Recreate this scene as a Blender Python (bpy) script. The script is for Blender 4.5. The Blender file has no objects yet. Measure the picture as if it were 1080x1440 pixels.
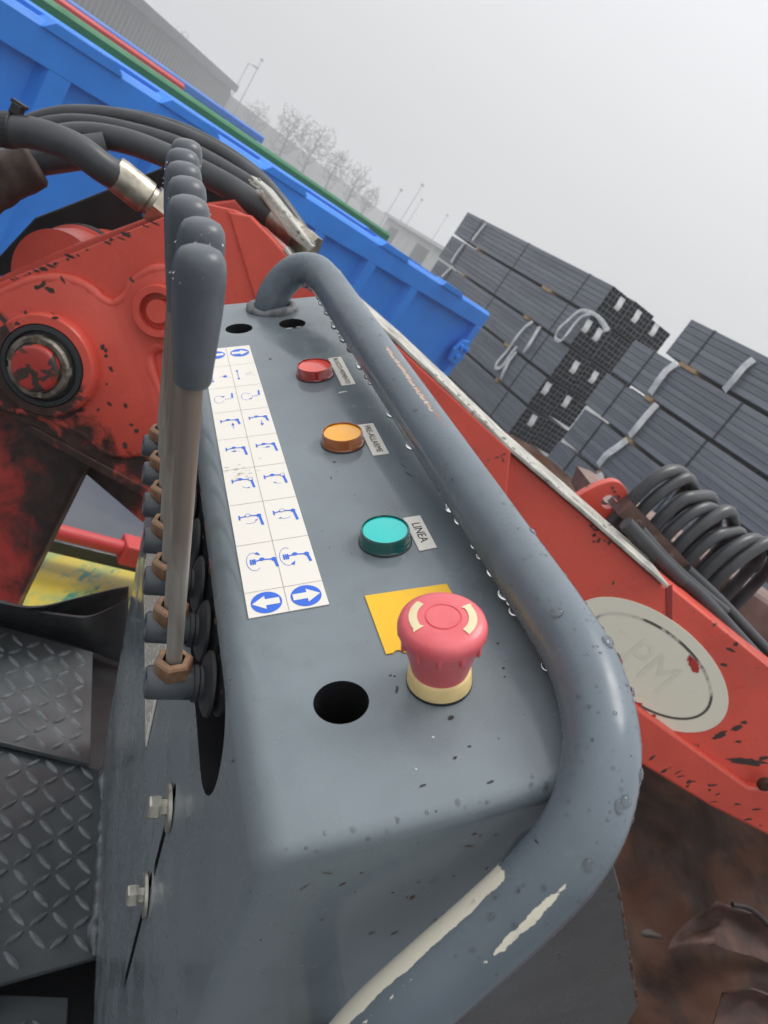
import bpy, bmesh, math, random
from mathutils import Vector, Matrix, noise as mnoise
R = math.radians
scene = bpy.context.scene
col = scene.collection

# ------------------------------------------------------------------ camera
EYE = Vector((0, 0, 2.4))
FPX = 1070.0                       # focal length in pixels of a 1080 x 1440 frame
CW = Matrix(((0.821519, 0.570180, 0.0), (0.167512, -0.241353, 0.955870), (0.545019, -0.785266, -0.293788)))
cam = bpy.data.cameras.new('camera')
cam.sensor_fit = 'VERTICAL'; cam.sensor_height = 24.0; cam.lens = 24.0 * FPX / 1440.0
cam.clip_start = 0.01; cam.clip_end = 3000
cam.dof.use_dof = True; cam.dof.focus_distance = 0.42; cam.dof.aperture_fstop = 15.0
camo = bpy.data.objects.new('camera', cam); col.objects.link(camo)
M = Matrix.Identity(4)
for i in range(3):
    M[i][0] = CW[i][0]; M[i][1] = -CW[i][1]; M[i][2] = -CW[i][2]; M[i][3] = EYE[i]
camo.matrix_world = M
scene.camera = camo

# ------------------------------------------------------------------ sky, sun, exposure
world = bpy.data.worlds.new('World'); scene.world = world; world.use_nodes = True
wn = world.node_tree; wn.nodes.clear()
SUN_EL, SUN_AZ = 74.0, 62.0        # azimuth measured from +X towards +Y
def wnode(t, **k):
    n = wn.nodes.new(t)
    for a, b in k.items(): setattr(n, a, b)
    return n
out = wnode('ShaderNodeOutputWorld'); bg = wnode('ShaderNodeBackground')
sky = wnode('ShaderNodeTexSky', sky_type='NISHITA', sun_disc=False, sun_elevation=R(SUN_EL), sun_rotation=R(90 - SUN_AZ), dust_density=8.0, air_density=2.0)
scl = wnode('ShaderNodeVectorMath', operation='SCALE'); scl.inputs[3].default_value = 0.10
tc = wnode('ShaderNodeTexCoord'); sep = wnode('ShaderNodeSeparateXYZ')
mr = wnode('ShaderNodeMapRange'); mr.inputs[1].default_value = 0.0; mr.inputs[2].default_value = 1.0
cloud = wnode('ShaderNodeMix', data_type='RGBA')       # overcast dome: brighter overhead than at the horizon
cloud.inputs[6].default_value = (0.575, 0.583, 0.597, 1); cloud.inputs[7].default_value = (1.34, 1.355, 1.38, 1)
mix = wnode('ShaderNodeMix', data_type='RGBA'); mix.inputs[0].default_value = 0.92
L = wn.links.new
L(tc.outputs['Generated'], sep.inputs[0]); L(sep.outputs[2], mr.inputs[0]); L(mr.outputs[0], cloud.inputs[0])
L(sky.outputs[0], scl.inputs[0]); L(scl.outputs[0], mix.inputs[6]); L(cloud.outputs[2], mix.inputs[7])
L(mix.outputs[2], bg.inputs[0]); bg.inputs[1].default_value = 1.0; L(bg.outputs[0], out.inputs[0])
sun = bpy.data.lights.new('sun', 'SUN'); sun.energy = 1.5; sun.angle = R(25); sun.color = (1.0, 0.97, 0.93)
suno = bpy.data.objects.new('sun', sun); col.objects.link(suno)
sd = Vector((math.cos(R(SUN_EL)) * math.cos(R(SUN_AZ)), math.cos(R(SUN_EL)) * math.sin(R(SUN_AZ)), math.sin(R(SUN_EL))))
suno.rotation_euler = sd.to_track_quat('Z', 'Y').to_euler(); suno.location = (3, 3, 9)
scene.view_settings.view_transform = 'Standard'; scene.view_settings.look = 'None'
scene.view_settings.exposure = 0.18; scene.view_settings.gamma = 1.0; scene.view_settings.use_curve_mapping = False
scene.cycles.max_bounces = 8; scene.cycles.volume_bounces = 1; scene.cycles.transmission_bounces = 6
scene.cycles.use_denoising = True

# ------------------------------------------------------------------ sight lines: turn a point of the picture into a place
def sight(x, y):
    return CW @ Vector(((x - 540) / FPX, (y - 720) / FPX, 1.0))
def hit_z(x, y, z):                # on the level plane z (relative to the eye)
    d = sight(x, y); return EYE + d * (z / d.z)
def hit_y(x, y, Y):
    d = sight(x, y); return EYE + d * (Y / d.y)
def hit_plane(x, y, p, n):
    d = sight(x, y); return EYE + d * ((p - EYE).dot(n) / d.dot(n))

# ------------------------------------------------------------------ materials
MATS = {}
class NT:
    def __init__(s, name):
        s.m = bpy.data.materials.new(name); s.m.use_nodes = True; s.t = s.m.node_tree
        s.b = s.t.nodes['Principled BSDF']; s.x = None
        MATS[name] = s.m
    def n(s, t, ins=None, **k):
        o = s.t.nodes.new(t)
        for a, b in k.items(): setattr(o, a, b)
        for a, b in (ins or {}).items(): s.put(o.inputs[a], b)
        return o
    def put(s, sock, v):
        if isinstance(v, bpy.types.NodeSocket): s.t.links.new(v, sock)
        else: sock.default_value = v
    def co(s):
        if s.x is None: s.x = s.n('ShaderNodeTexCoord').outputs['Object']
        return s.x
    def uv(s): return s.n('ShaderNodeTexCoord').outputs['UV']
    def noise(s, scale, detail=4, rough=.55, vec=None, stretch=None, dist=0.0):
        v = vec or s.co()
        if stretch: v = s.n('ShaderNodeMapping', {0: v, 3: stretch}).outputs[0]
        return s.n('ShaderNodeTexNoise', {0: v, 2: scale, 3: detail, 4: rough, 8: dist}).outputs[0]
    def math(s, op, a, b=0.0, c=0.0):
        o = s.n('ShaderNodeMath', operation=op); s.put(o.inputs[0], a); s.put(o.inputs[1], b); s.put(o.inputs[2], c); return o.outputs[0]
    def ramp(s, f, lo, hi, a=0.0, b=1.0):
        return s.n('ShaderNodeMapRange', {0: f, 1: lo, 2: hi, 3: a, 4: b}, interpolation_type='SMOOTHSTEP').outputs[0]
    def mix(s, f, a, b):
        o = s.n('ShaderNodeMix', data_type='RGBA'); s.put(o.inputs[0], f)
        s.put(o.inputs[6], a if isinstance(a, bpy.types.NodeSocket) else (*a, 1)); s.put(o.inputs[7], b if isinstance(b, bpy.types.NodeSocket) else (*b, 1)); return o.outputs[2]
    def dist(s, p, stretch=(1, 1, 1)):
        v = s.n('ShaderNodeVectorMath', {0: s.co(), 1: p}, operation='SUBTRACT').outputs[0]
        v = s.n('ShaderNodeVectorMath', {0: v, 1: stretch}, operation='MULTIPLY').outputs[0]
        return s.n('ShaderNodeVectorMath', {0: v}, operation='LENGTH').outputs[1]
    def bump(s, h, strength=.2, distance=.001):
        prev = s.b.inputs['Normal'].links[0].from_socket if s.b.inputs['Normal'].links else None
        o = s.n('ShaderNodeBump', {0: strength, 1: distance, 'Height': h})
        if prev: s.t.links.new(prev, o.inputs['Normal'])
        s.t.links.new(o.outputs[0], s.b.inputs['Normal'])
    def set(s, **k):
        for a, b in k.items():
            if a == 'color': s.put(s.b.inputs['Base Color'], b if isinstance(b, bpy.types.NodeSocket) else (*b, 1))
            elif a == 'rough': s.put(s.b.inputs['Roughness'], b)
            elif a == 'metal': s.put(s.b.inputs['Metallic'], b)
            elif a == 'coat': s.put(s.b.inputs['Coat Weight'], b); s.b.inputs['Coat Roughness'].default_value = .12
            elif a == 'trans': s.put(s.b.inputs['Transmission Weight'], b)
            elif a == 'ior': s.put(s.b.inputs['IOR'], b)
            elif a == 'alpha': s.put(s.b.inputs['Alpha'], b)
        return s

def simple(name, c, rough=.5, metal=0, vary=.15, scale=20, bump=.1, bs=200, bd=.0005, coat=0):
    t = NT(name); f = t.ramp(t.noise(scale), .3, .7)
    c2 = tuple(x * (1 - vary) for x in c); c1 = tuple(min(1, x * (1 + vary)) for x in c)
    t.set(color=t.mix(f, c2, c1), metal=metal, rough=t.ramp(t.noise(scale * 1.7), .3, .7, max(.03, rough - .07), rough + .07))
    if coat: t.set(coat=coat)
    if bump: t.bump(t.noise(bs, 3), bump, bd)
    return t

# grey enamel of the console, wet and a little worn
def grey_paint(name, base=(0.172, 0.206, 0.226), rough=.18):
    t = NT(name)
    c = t.mix(t.ramp(t.noise(9), .3, .7), tuple(x * .88 for x in base), tuple(x * 1.12 for x in base))
    sp = t.ramp(t.noise(260, 2), .735, .76)                       # dark specks
    c = t.mix(sp, c, (0.02, 0.02, 0.022))
    sc = t.ramp(t.noise(55, 6, .7, stretch=(1, .12, 1)), .70, .74)
    c = t.mix(t.math('MULTIPLY', sc, .05), c, (0.25, 0.27, 0.28))
    dm = t.ramp(t.noise(13, 7, .7), .52, .74); c = t.mix(t.math('MULTIPLY', dm, .22), c, (.065, .062, .058))
    rf = t.math('MULTIPLY', t.math('ADD', t.noise(28, 6, .65), t.noise(9, 5, .6, stretch=(1, .35, 1))), .5)
    t.set(color=c, rough=t.ramp(rf, .38, .64, rough - .13, rough + .17))
    t.bump(t.noise(420, 2), .03, .0004); t.bump(t.noise(22, 3), .05, .002)
    return t
t = grey_paint('grey_enamel')
t = grey_paint('grey_rail', (.122, .150, .177), .23)                                       # handrail: the same enamel with scrapes down to primer
base = t.b.inputs['Base Color'].links[0].from_socket
uvs = t.n('ShaderNodeSeparateXYZ', {0: t.uv()}); S_, T_ = uvs.outputs[0], uvs.outputs[1]
def band(v, lo, hi, soft):
    return t.math('MULTIPLY', t.ramp(v, lo - soft, lo + soft), t.ramp(v, hi - soft, hi + soft, 1, 0))
SCR = [  # along the tube (m), round the tube (turns), colour, threshold, noise scale
    (0.606, 0.790, 0.560, 0.75, (0.70, 0.66, 0.54), .45, 85),
    (0.592, 0.624, 0.380, 0.412, (0.70, 0.66, 0.54), .42, 110),
    (0.640, 0.720, 0.500, 0.535, (0.70, 0.66, 0.54), .93, 150),
    (0.235, 0.345, 0.400, 0.450, (0.50, 0.36, 0.27), .92, 420),
    (0.235, 0.365, 0.385, 0.430, (0.30, 0.13, 0.07), 1.00, 260)]
RAILMAT = (t, S_, T_, band)
t = grey_paint('grey_dark', (0.035, 0.04, 0.045), .38)
t = NT('grip_plastic'); t.set(color=t.mix(t.ramp(t.noise(40), .3, .7), (.072, .082, .096), (.098, .110, .126)), rough=.36); t.bump(t.ramp(t.noise(620, 3), .55, .70), .14, .0004); t.bump(t.noise(160, 4), .15, .0006)
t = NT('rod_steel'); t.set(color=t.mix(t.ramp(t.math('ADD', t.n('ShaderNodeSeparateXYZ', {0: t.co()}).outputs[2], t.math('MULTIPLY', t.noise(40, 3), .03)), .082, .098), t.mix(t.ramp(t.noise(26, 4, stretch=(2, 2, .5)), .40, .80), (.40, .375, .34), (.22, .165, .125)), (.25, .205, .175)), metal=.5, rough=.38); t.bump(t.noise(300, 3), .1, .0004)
t = NT('rusty_nut'); t.set(color=t.mix(t.ramp(t.noise(120, 5), .35, .65), (.20, .105, .055), (.30, .19, .12)), metal=.25, rough=.6); t.bump(t.noise(500, 4), .4, .0006)
simple('boss_paint', (.07, .08, .09), .32, scale=60)
simple('rubber', (.022, .024, .027), .5, scale=50)
simple('zinc', (.55, .53, .47), .38, .85, .2, 160, .2, 500)
# label stock with a little grime
t = NT('label_paper'); g = t.ramp(t.noise(140, 6, .7), .60, .78)
t.set(color=t.mix(t.math('MULTIPLY', g, .5), (.78, .745, .68), (.50, .46, .40)), rough=.45)
NT('print_blue').set(color=(.035, .14, .66), rough=.45); NT('print_black').set(color=(.03, .03, .03), rough=.5); NT('print_grey').set(color=(.28, .26, .23), rough=.5)
t = NT('label_yellow'); g = t.ramp(t.noise(110, 6, .7), .66, .74); t.set(color=t.mix(t.math('MULTIPLY', g, .6), (.86, .50, .012), (.3, .2, .06)), rough=.4)
def lens(name, c): 
    t = NT(name); t.set(color=c, rough=.12, coat=.6); t.put(t.b.inputs['Subsurface Weight'], .25); t.put(t.b.inputs['Subsurface Radius'], (.004, .004, .004)); return t
lens('lens_red', (.95, .085, .055)); lens('lens_amber', (.95, .42, .008)); lens('lens_green', (.004, .56, .52))
def tint(name, c): t = NT(name); t.set(color=c, rough=.1, coat=1.0, trans=.35, ior=1.4); return t
tint('rim_red', (.42, .02, .018)); tint('rim_amber', (.45, .13, .014)); tint('rim_green', (.006, .13, .12))
t = NT('button_red'); sp = t.ramp(t.noise(240, 4), .70, .74); t.set(coat=.25, color=t.mix(sp, t.mix(t.ramp(t.noise(60), .3, .7), (.66, .095, .115), (.74, .135, .155)), (.12, .03, .03)), rough=.42); t.bump(t.noise(500, 2), .08, .0004)
simple('button_yellow', (.78, .60, .28), .45, 0, .08, 120)
simple('button_cream', (.72, .62, .38), .5, 0, .05, 100, 0)
# crane paint: red enamel, chipped, with grease round the pin and rust low down
def red_paint(name, base=(.66, .086, .056), grime=None, chips=.70):
    t = NT(name)
    c = t.mix(t.ramp(t.noise(5, 5), .3, .7), tuple(x * .86 for x in base), tuple(min(1, x * 1.1) for x in base))
    dust = t.ramp(t.noise(14, 6, .7), .55, .8); c = t.mix(t.math('MULTIPLY', dust, .18), c, (.45, .2, .16))
    ch = t.ramp(t.noise(34, 9, .62, dist=.6), chips, chips + .012)
    c = t.mix(ch, c, (.045, .028, .024)); r = t.ramp(t.noise(18, 5), .3, .7, .24, .42)
    if grime:
        g = grime(t); c = t.mix(g, c, t.mix(t.ramp(t.noise(40, 5), .35, .7), (.010, .009, .008), (.035, .024, .018))); r = t.math('ADD', r, t.math('MULTIPLY', g, .2))
    t.set(color=c, rough=r); t.bump(ch, -.5, .0008); t.bump(t.noise(45, 4), .18, .003); t.bump(t.noise(260, 2), .08, .0006)
    return t
t = simple('cream_paint', (.42, .41, .365), .5, 0, .3, 25, .3, 90, .001)
c = t.b.inputs['Base Color'].links[0].from_socket; t.set(color=t.mix(t.ramp(t.noise(30, 8, .7), .56, .66), c, (.11, .09, .075)))
simple('hose', (.040, .043, .048), .40, 0, .25, 18, .15, 300)
simple('hose_sleeve', (.045, .028, .022), .75, 0, .3, 60, .6, 400, .001)
simple('fitting', (.40, .37, .30), .35, .9, .3, 60, .2, 200)
simple('greasy_steel', (.20, .18, .15), .4, .8, .6, 50, .3, 150)
simple('black_steel_and_shade', (.012, .012, .014), .5, 0, .3, 20, .2, 80)
t = NT('rust'); f = t.noise(7, 8, .65, dist=.5)
c = t.mix(t.ramp(f, .35, .6), (.018, .008, .005), (.060, .022, .010)); c = t.mix(t.ramp(t.noise(4, 5), .62, .78), c, (.13, .052, .018))
t.set(color=c, rough=t.ramp(t.noise(11), .3, .7, .6, .9)); t.b.inputs['Specular IOR Level'].default_value = .25; t.bump(t.noise(30, 8), .5, .004)
t = NT('tread'); c = t.mix(t.ramp(t.noise(14, 5), .35, .7), (.060, .068, .073), (.090, .100, .106)); c = t.mix(t.ramp(t.noise(60, 5), .72, .76), c, (.10, .06, .04))
t.set(color=c, rough=t.ramp(t.noise(25), .3, .7, .28, .5)); t.bump(t.noise(260, 3), .15, .0006)
simple('tread_worn', (.135, .148, .157), .33, .1, .3, 60, .15, 300)
simple('weld', (.13, .14, .15), .4, .2, .4, 90, .8, 160, .002)
t = NT('asphalt'); c = t.mix(t.ramp(t.noise(.6, 6), .3, .7), (.085, .088, .095), (.125, .128, .135)); t.set(color=c, rough=t.ramp(t.noise(.9, 5), .35, .65, .22, .6)); t.bump(t.noise(60, 4), .5, .006)
def blue_paint(name, c, vary=.1):
    t = NT(name); f = t.ramp(t.noise(1.6, 6), .3, .7); t.set(color=t.mix(f, tuple(x * (1 - vary) for x in c), tuple(min(1, x * (1 + vary)) for x in c)), rough=t.ramp(t.noise(3, 5), .3, .7, .42, .6)); t.bump(t.noise(3, 3), .15, .01)
blue_paint('blue_paint', (.022, .215, .74)); blue_paint('green_paint', (.012, .16, .06)); blue_paint('mint_paint', (.08, .36, .19)); blue_paint('red_bin', (.55, .05, .05)); blue_paint('lightblue', (.06, .20, .62)); blue_paint('grey_bin', (.10, .11, .12))
t = NT('tube_steel'); f = t.noise(1.3, 5, .6, stretch=(.3, 9, 9)); c = t.mix(t.ramp(f, .3, .7), (.125, .138, .160), (.22, .233, .255)); c = t.mix(t.ramp(t.noise(3, 5), .62, .8), c, (.20, .165, .14))
t.set(color=c, metal=.15, rough=t.ramp(t.noise(6), .3, .7, .35, .55))
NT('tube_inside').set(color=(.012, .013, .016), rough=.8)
simple('steel_band', (.03, .032, .036), .4, .4)
simple('wood', (.42, .27, .13), .75, 0, .2, 8, .4, 60, .002)
simple('sling', (.66, .66, .65), .8, 0, .18, 9, .5, 120, .003)
simple('tag', (.82, .82, .81), .5, 0, .05)
simple('concrete', (.17, .17, .165), .8, 0, .12, .25); simple('cladding', (.085, .09, .095), .6, 0, .1, .3); simple('fascia', (.055, .06, .065), .6, 0, .1, .3)
simple('plaster', (.55, .55, .54), .8, 0, .08, .5); NT('dark_glass').set(color=(.03, .035, .04), rough=.15)
simple('bark', (.10, .085, .07), .85, 0, .2, 2); simple('galvanised', (.30, .31, .32), .5, .5, .1, 2)
t = NT('painted_yellow'); a = t.ramp(t.noise(5, 5, .6, stretch=(2.2, .8, 1)), .44, .62); c = t.mix(a, (.55, .42, .05), (.30, .36, .11)); c = t.mix(t.ramp(t.noise(9, 6, .7, stretch=(2, .6, 1)), .56, .66), c, (.035, .20, .15)); c = t.mix(t.ramp(t.noise(7, 6, .7), .63, .7), c, (.16, .06, .03)); t.set(color=c, rough=.35)
t = NT('water'); t.set(color=(1, 1, 1), rough=.0, trans=1.0, ior=1.33)

# ------------------------------------------------------------------ mesh helpers
def tag(o, label=None, cat=None, group=None, kind=None):
    if label: o['label'] = label
    if cat: o['category'] = cat
    if group: o['group'] = group
    if kind: o['kind'] = kind
    return o
def empty(name, mw=None, loc=None):
    o = bpy.data.objects.new(name, None); col.objects.link(o); o.empty_display_size = .05
    if mw is not None: o.matrix_world = mw
    if loc is not None: o.location = loc
    return o
def link(name, me, parent=None):
    o = bpy.data.objects.new(name, me); col.objects.link(o)
    if parent: o.parent = parent
    return o
def finish(name, bm, m, parent=None, smooth=False, angle=35):
    bmesh.ops.recalc_face_normals(bm, faces=bm.faces)
    me = bpy.data.meshes.new(name); bm.to_mesh(me); bm.free()
    for k in (m if isinstance(m, (list, tuple)) else [m]): me.materials.append(MATS[k])
    if smooth:
        for p in me.polygons: p.use_smooth = True
        if angle < 180: me.set_sharp_from_angle(angle=R(angle))
    return link(name, me, parent)
def frame(x=(1, 0, 0), y=(0, 1, 0), z=(0, 0, 1), o=(0, 0, 0)):
    x, y, z = Vector(x), Vector(y), Vector(z); m = Matrix.Identity(4)
    for i in range(3): m[i][0], m[i][1], m[i][2], m[i][3] = x[i], y[i], z[i], o[i]
    return m
def axis_frame(o, z):
    z = Vector(z).normalized(); a = Vector((0, 1, 0)) if abs(z.y) < .9 else Vector((1, 0, 0))
    x = a.cross(z).normalized(); return frame(x, z.cross(x), z, o)
def add_box(bm, x0, x1, y0, y1, z0, z1, m=None, bev=0):
    vs = [Vector((x, y, z)) for x in (x0, x1) for y in (y0, y1) for z in (z0, z1)]
    if m is not None: vs = [m @ v for v in vs]
    v = [bm.verts.new(p) for p in vs]
    fs = [bm.faces.new([v[i] for i in f]) for f in ((0, 1, 3, 2), (4, 6, 7, 5), (0, 4, 5, 1), (2, 3, 7, 6), (0, 2, 6, 4), (1, 5, 7, 3))]
    if bev:
        bmesh.ops.recalc_face_normals(bm, faces=fs)
        bmesh.ops.bevel(bm, geom=list({e for f in fs for e in f.edges}), offset=bev, segments=2, affect='EDGES', profile=.5)
def add_prism(bm, pts, c0, c1, m=None, bev=0, seg=2):
    """a polygon in local x, y with thickness from c0 to c1 along local z"""
    a = [bm.verts.new((m or Matrix.Identity(4)) @ Vector((x, y, c0))) for x, y in pts]
    b = [bm.verts.new((m or Matrix.Identity(4)) @ Vector((x, y, c1))) for x, y in pts]
    n = len(pts); fs = [bm.faces.new(a[::-1]), bm.faces.new(b)]
    fs += [bm.faces.new((a[i], a[(i + 1) % n], b[(i + 1) % n], b[i])) for i in range(n)]
    if bev:
        bmesh.ops.recalc_face_normals(bm, faces=fs)
        bmesh.ops.bevel(bm, geom=[e for e in fs[1].edges], offset=bev, segments=seg, affect='EDGES', profile=.5)
def add_lathe(bm, prof, m=None, seg=32, closed=True, sx=1.0):
    m = m or Matrix.Identity(4); rings = []
    for r, h in prof:
        if r < 1e-7: rings.append([bm.verts.new(m @ Vector((0, 0, h)))])
        else: rings.append([bm.verts.new(m @ Vector((r * sx * math.cos(2 * math.pi * i / seg), r * math.sin(2 * math.pi * i / seg), h))) for i in range(seg)])
    for a, b in zip(rings, rings[1:]):
        for i in range(seg):
            j = (i + 1) % seg
            if len(a) == 1: bm.faces.new((a[0], b[i], b[j]))
            elif len(b) == 1: bm.faces.new((a[i], a[j], b[0]))
            else: bm.faces.new((a[i], a[j], b[j], b[i]))
    if closed:
        if len(rings[0]) > 1: bm.faces.new(rings[0][::-1])
        if len(rings[-1]) > 1: bm.faces.new(rings[-1])
def spline(pts, per=8):
    pts = [Vector(p) for p in pts]; out_ = []
    for i in range(len(pts) - 1):
        p0 = pts[max(0, i - 1)]; p1 = pts[i]; p2 = pts[i + 1]; p3 = pts[min(len(pts) - 1, i + 2)]
        if i == 0: p0 = p1 * 2 - p2
        if i == len(pts) - 2: p3 = p2 * 2 - p1
        for k in range(per):
            s = k / per
            out_.append(.5 * ((2 * p1) + (p2 - p0) * s + (2 * p0 - 5 * p1 + 4 * p2 - p3) * s * s + (3 * p1 - p0 - 3 * p2 + p3) * s ** 3))
    return out_ + [pts[-1]]
def add_tube(bm, path, r, seg=12, caps=True, uv=None, wob=0.0):
    path = [Vector(p) for p in path]; n = len(path); rs = r if isinstance(r, (list, tuple)) else [r] * n
    tan = [(path[min(i + 1, n - 1)] - path[max(i - 1, 0)]).normalized() for i in range(n)]
    a = Vector((0, 0, 1)) if abs(tan[0].z) < .9 else Vector((1, 0, 0))
    x = (a - tan[0] * a.dot(tan[0])).normalized(); rings = []; s = 0; ss = []; fr = []
    for i in range(n):
        x = (x - tan[i] * x.dot(tan[i])).normalized(); y = tan[i].cross(x)
        if i: s += (path[i] - path[i - 1]).length
        ss.append(s); fr.append((x.copy(), y.copy()))
        ring = []
        for k in range(seg):
            an = 2 * math.pi * k / seg; d = x * math.cos(an) + y * math.sin(an); p = path[i] + d * rs[i]
            if wob: p += d * rs[i] * wob * mnoise.noise(p * 60)
            ring.append(bm.verts.new(p))
        rings.append(ring)
    lay = bm.loops.layers.uv.verify() if uv else None
    for i in range(n - 1):
        for k in range(seg):
            j = (k + 1) % seg; f = bm.faces.new((rings[i][k], rings[i][j], rings[i + 1][j], rings[i + 1][k]))
            if lay:
                for l, (ii, kk) in zip(f.loops, ((i, k), (i, k + 1), (i + 1, k + 1), (i + 1, k))): l[lay].uv = (ss[ii], kk / seg)
    if caps: bm.faces.new(rings[0][::-1]); bm.faces.new(rings[-1])
    return path, fr, ss
def circle(cx, cy, r, n=32, a0=0, a1=2 * math.pi):
    full = abs(a1 - a0 - 2 * math.pi) < 1e-6
    return [(cx + r * math.cos(a0 + (a1 - a0) * i / (n if full else n - 1)), cy + r * math.sin(a0 + (a1 - a0) * i / (n if full else n - 1))) for i in range(n)]
def flat(bm, pts, z, m=None):
    bm.faces.new([bm.verts.new((m or Matrix.Identity(4)) @ Vector((x, y, z))) for x, y in pts])
def cut(o, cutters):
    for c in cutters:
        md = o.modifiers.new('b', 'BOOLEAN'); md.operation = 'DIFFERENCE'; md.object = c; md.solver = 'EXACT'; md.material_mode = 'TRANSFER'
    dg = bpy.context.evaluated_depsgraph_get(); me = bpy.data.meshes.new_from_object(o.evaluated_get(dg)); o.modifiers.clear()
    old = o.data; o.data = me; bpy.data.meshes.remove(old)
    for c in cutters: bpy.data.objects.remove(c)

# ================================================================== THE YARD
bm = bmesh.new(); flat(bm, [(-900, -900), (900, -900), (900, 1500), (-900, 1500)], 0)
tag(finish('ground', bm, 'asphalt'), 'wet grey asphalt of the yard', None, None, 'structure')

# ---------------- far buildings
def building(name, p0, p1, depth, top, label, m, base=0.0):
    """a block whose front runs from p0 to p1 (seen left to right), top = height"""
    p0 = Vector((p0.x, p0.y, base)); p1 = Vector((p1.x, p1.y, base)); a = (p1 - p0); ln = a.length; a.normalize()
    n = Vector((a.y, -a.x, 0)); n = n if n.dot(EYE - p0) > 0 else -n
    root = empty(name, frame(a, -n, (0, 0, 1), p0)); tag(root, label, 'building')
    bm = bmesh.new(); add_box(bm, 0, ln, 0, depth, 0, top); finish('wall', bm, m, root)
    return root, ln
a0 = hit_z(120, -72, 4.2); a1 = hit_z(330, 117, 4.2)
hall, hl = building('industrial_hall', a0, a1, 26, a1.z - .9, 'dark grey hall with ribbed cladding and flat roof beyond the containers', 'cladding')
bm = bmesh.new(); add_box(bm, -.4, hl + .4, -.6, 26.4, a1.z - .9, a1.z); finish('roof_edge', bm, 'fascia', hall)
nf = 46; bm = bmesh.new(); add_box(bm, -.09, .09, -.35, -.003, 0, a1.z - 1.2); fin = finish('fin', bm, 'concrete', hall)
for i in range(nf):
    o = fin if i == 0 else fin.copy()
    if i: col.objects.link(o)
    o.parent = hall; o.location = ((i + .5) * hl / nf, 0, 0)
b0 = hit_z(322, 132, 3.6); b1 = hit_z(556, 312, 3.6)
wallb, wl = building('warehouse', b0, b1, 18, b0.z, 'long pale grey warehouse with small square windows fading in the fog', 'concrete')
for px, py in ((382, 205), (408, 211), (421, 222), (437, 236), (449, 245), (505, 285)):
    p = wallb.matrix_world.inverted() @ hit_plane(px, py, b0, (wallb.matrix_world.to_3x3() @ Vector((0, -1, 0))))
    bm = bmesh.new(); add_box(bm, p.x - .7, p.x + .7, -.03, .2, p.z - .55, p.z + .55); w = finish('window', bm, 'dark_glass', wallb)
    bm = bmesh.new(); add_box(bm, p.x - .8, p.x + .8, -.14, -.034, p.z - .68, p.z - .55); finish('sill', bm, 'concrete', w)
c0 = hit_z(548, 302, 1.7); c1 = hit_z(672, 376, 1.7)
hut, hh = building('site_hut', c0, c1, 8, c0.z - .35, 'small whitish flat roofed hut between the blue container and tube stack', 'plaster')
bm = bmesh.new(); add_box(bm, -.5, hh + .5, -.7, 8.4, c0.z - .35, c0.z); finish('roof', bm, 'plaster', hut)
bm = bmesh.new(); add_box(bm, hh * .10, hh * .22, -.05, .1, .1, c0.z - 1.0); finish('door', bm, 'dark_glass', hut)
bm = bmesh.new(); add_box(bm, hh * .48, hh * .62, -.05, .1, 1.2, c0.z - 1.0); finish('window', bm, 'dark_glass', hut)

# ---------------- masts and lamp posts
def mast(name, px_top, Y, px_off, label, arm=False, r=.07):
    p = hit_y(px_top[0], px_top[1], Y); root = empty(name, loc=(p.x, p.y, 0)); tag(root, label, 'lamp post' if arm else 'mast', 'slim posts along the far edge of the yard')
    bm = bmesh.new(); add_tube(bm, [(0, 0, 0), (0, 0, p.z)], [r * 1.3, r * .7], 8); finish('pole', bm, 'galvanised', root)
    bm = bmesh.new()
    if arm:
        add_tube(bm, spline([(0, 0, p.z - .6), (.15, 0, p.z - .1), (.9, 0, p.z)], 4), r * .6, 6); finish('arm', bm, 'galvanised', root)
        bm = bmesh.new(); add_box(bm, .7, 1.5, -.2, .2, p.z - .08, p.z + .12, bev=.04); finish('lamp_head', bm, 'galvanised', root)
    else:
        add_box(bm, -.2, .2, -.12, .12, p.z - .25, p.z, bev=.03); finish('floodlight', bm, 'galvanised', root)
mast('lamp_post', (350, 88), 110, 0, 'tall lamp post with short arm just beyond the dark hall', True)
mast('floodlight_mast', (369, 83), 105, 0, 'slim mast with small floodlight between lamp post and bare trees')
mast('floodlight_mast', (565, 266), 105, 0, 'shorter thin mast standing left of the white hut', r=.05)
mast('floodlight_mast', (595, 259), 100, 0, 'tallest of the thin masts above the white hut', r=.05)
mast('floodlight_mast', (594, 280), 120, 0, 'short thin mast right behind the white hut', r=.05)
mast('floodlight_mast', (630, 302), 125, 0, 'faint thin mast nearest to the tube stack', r=.05)

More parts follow.
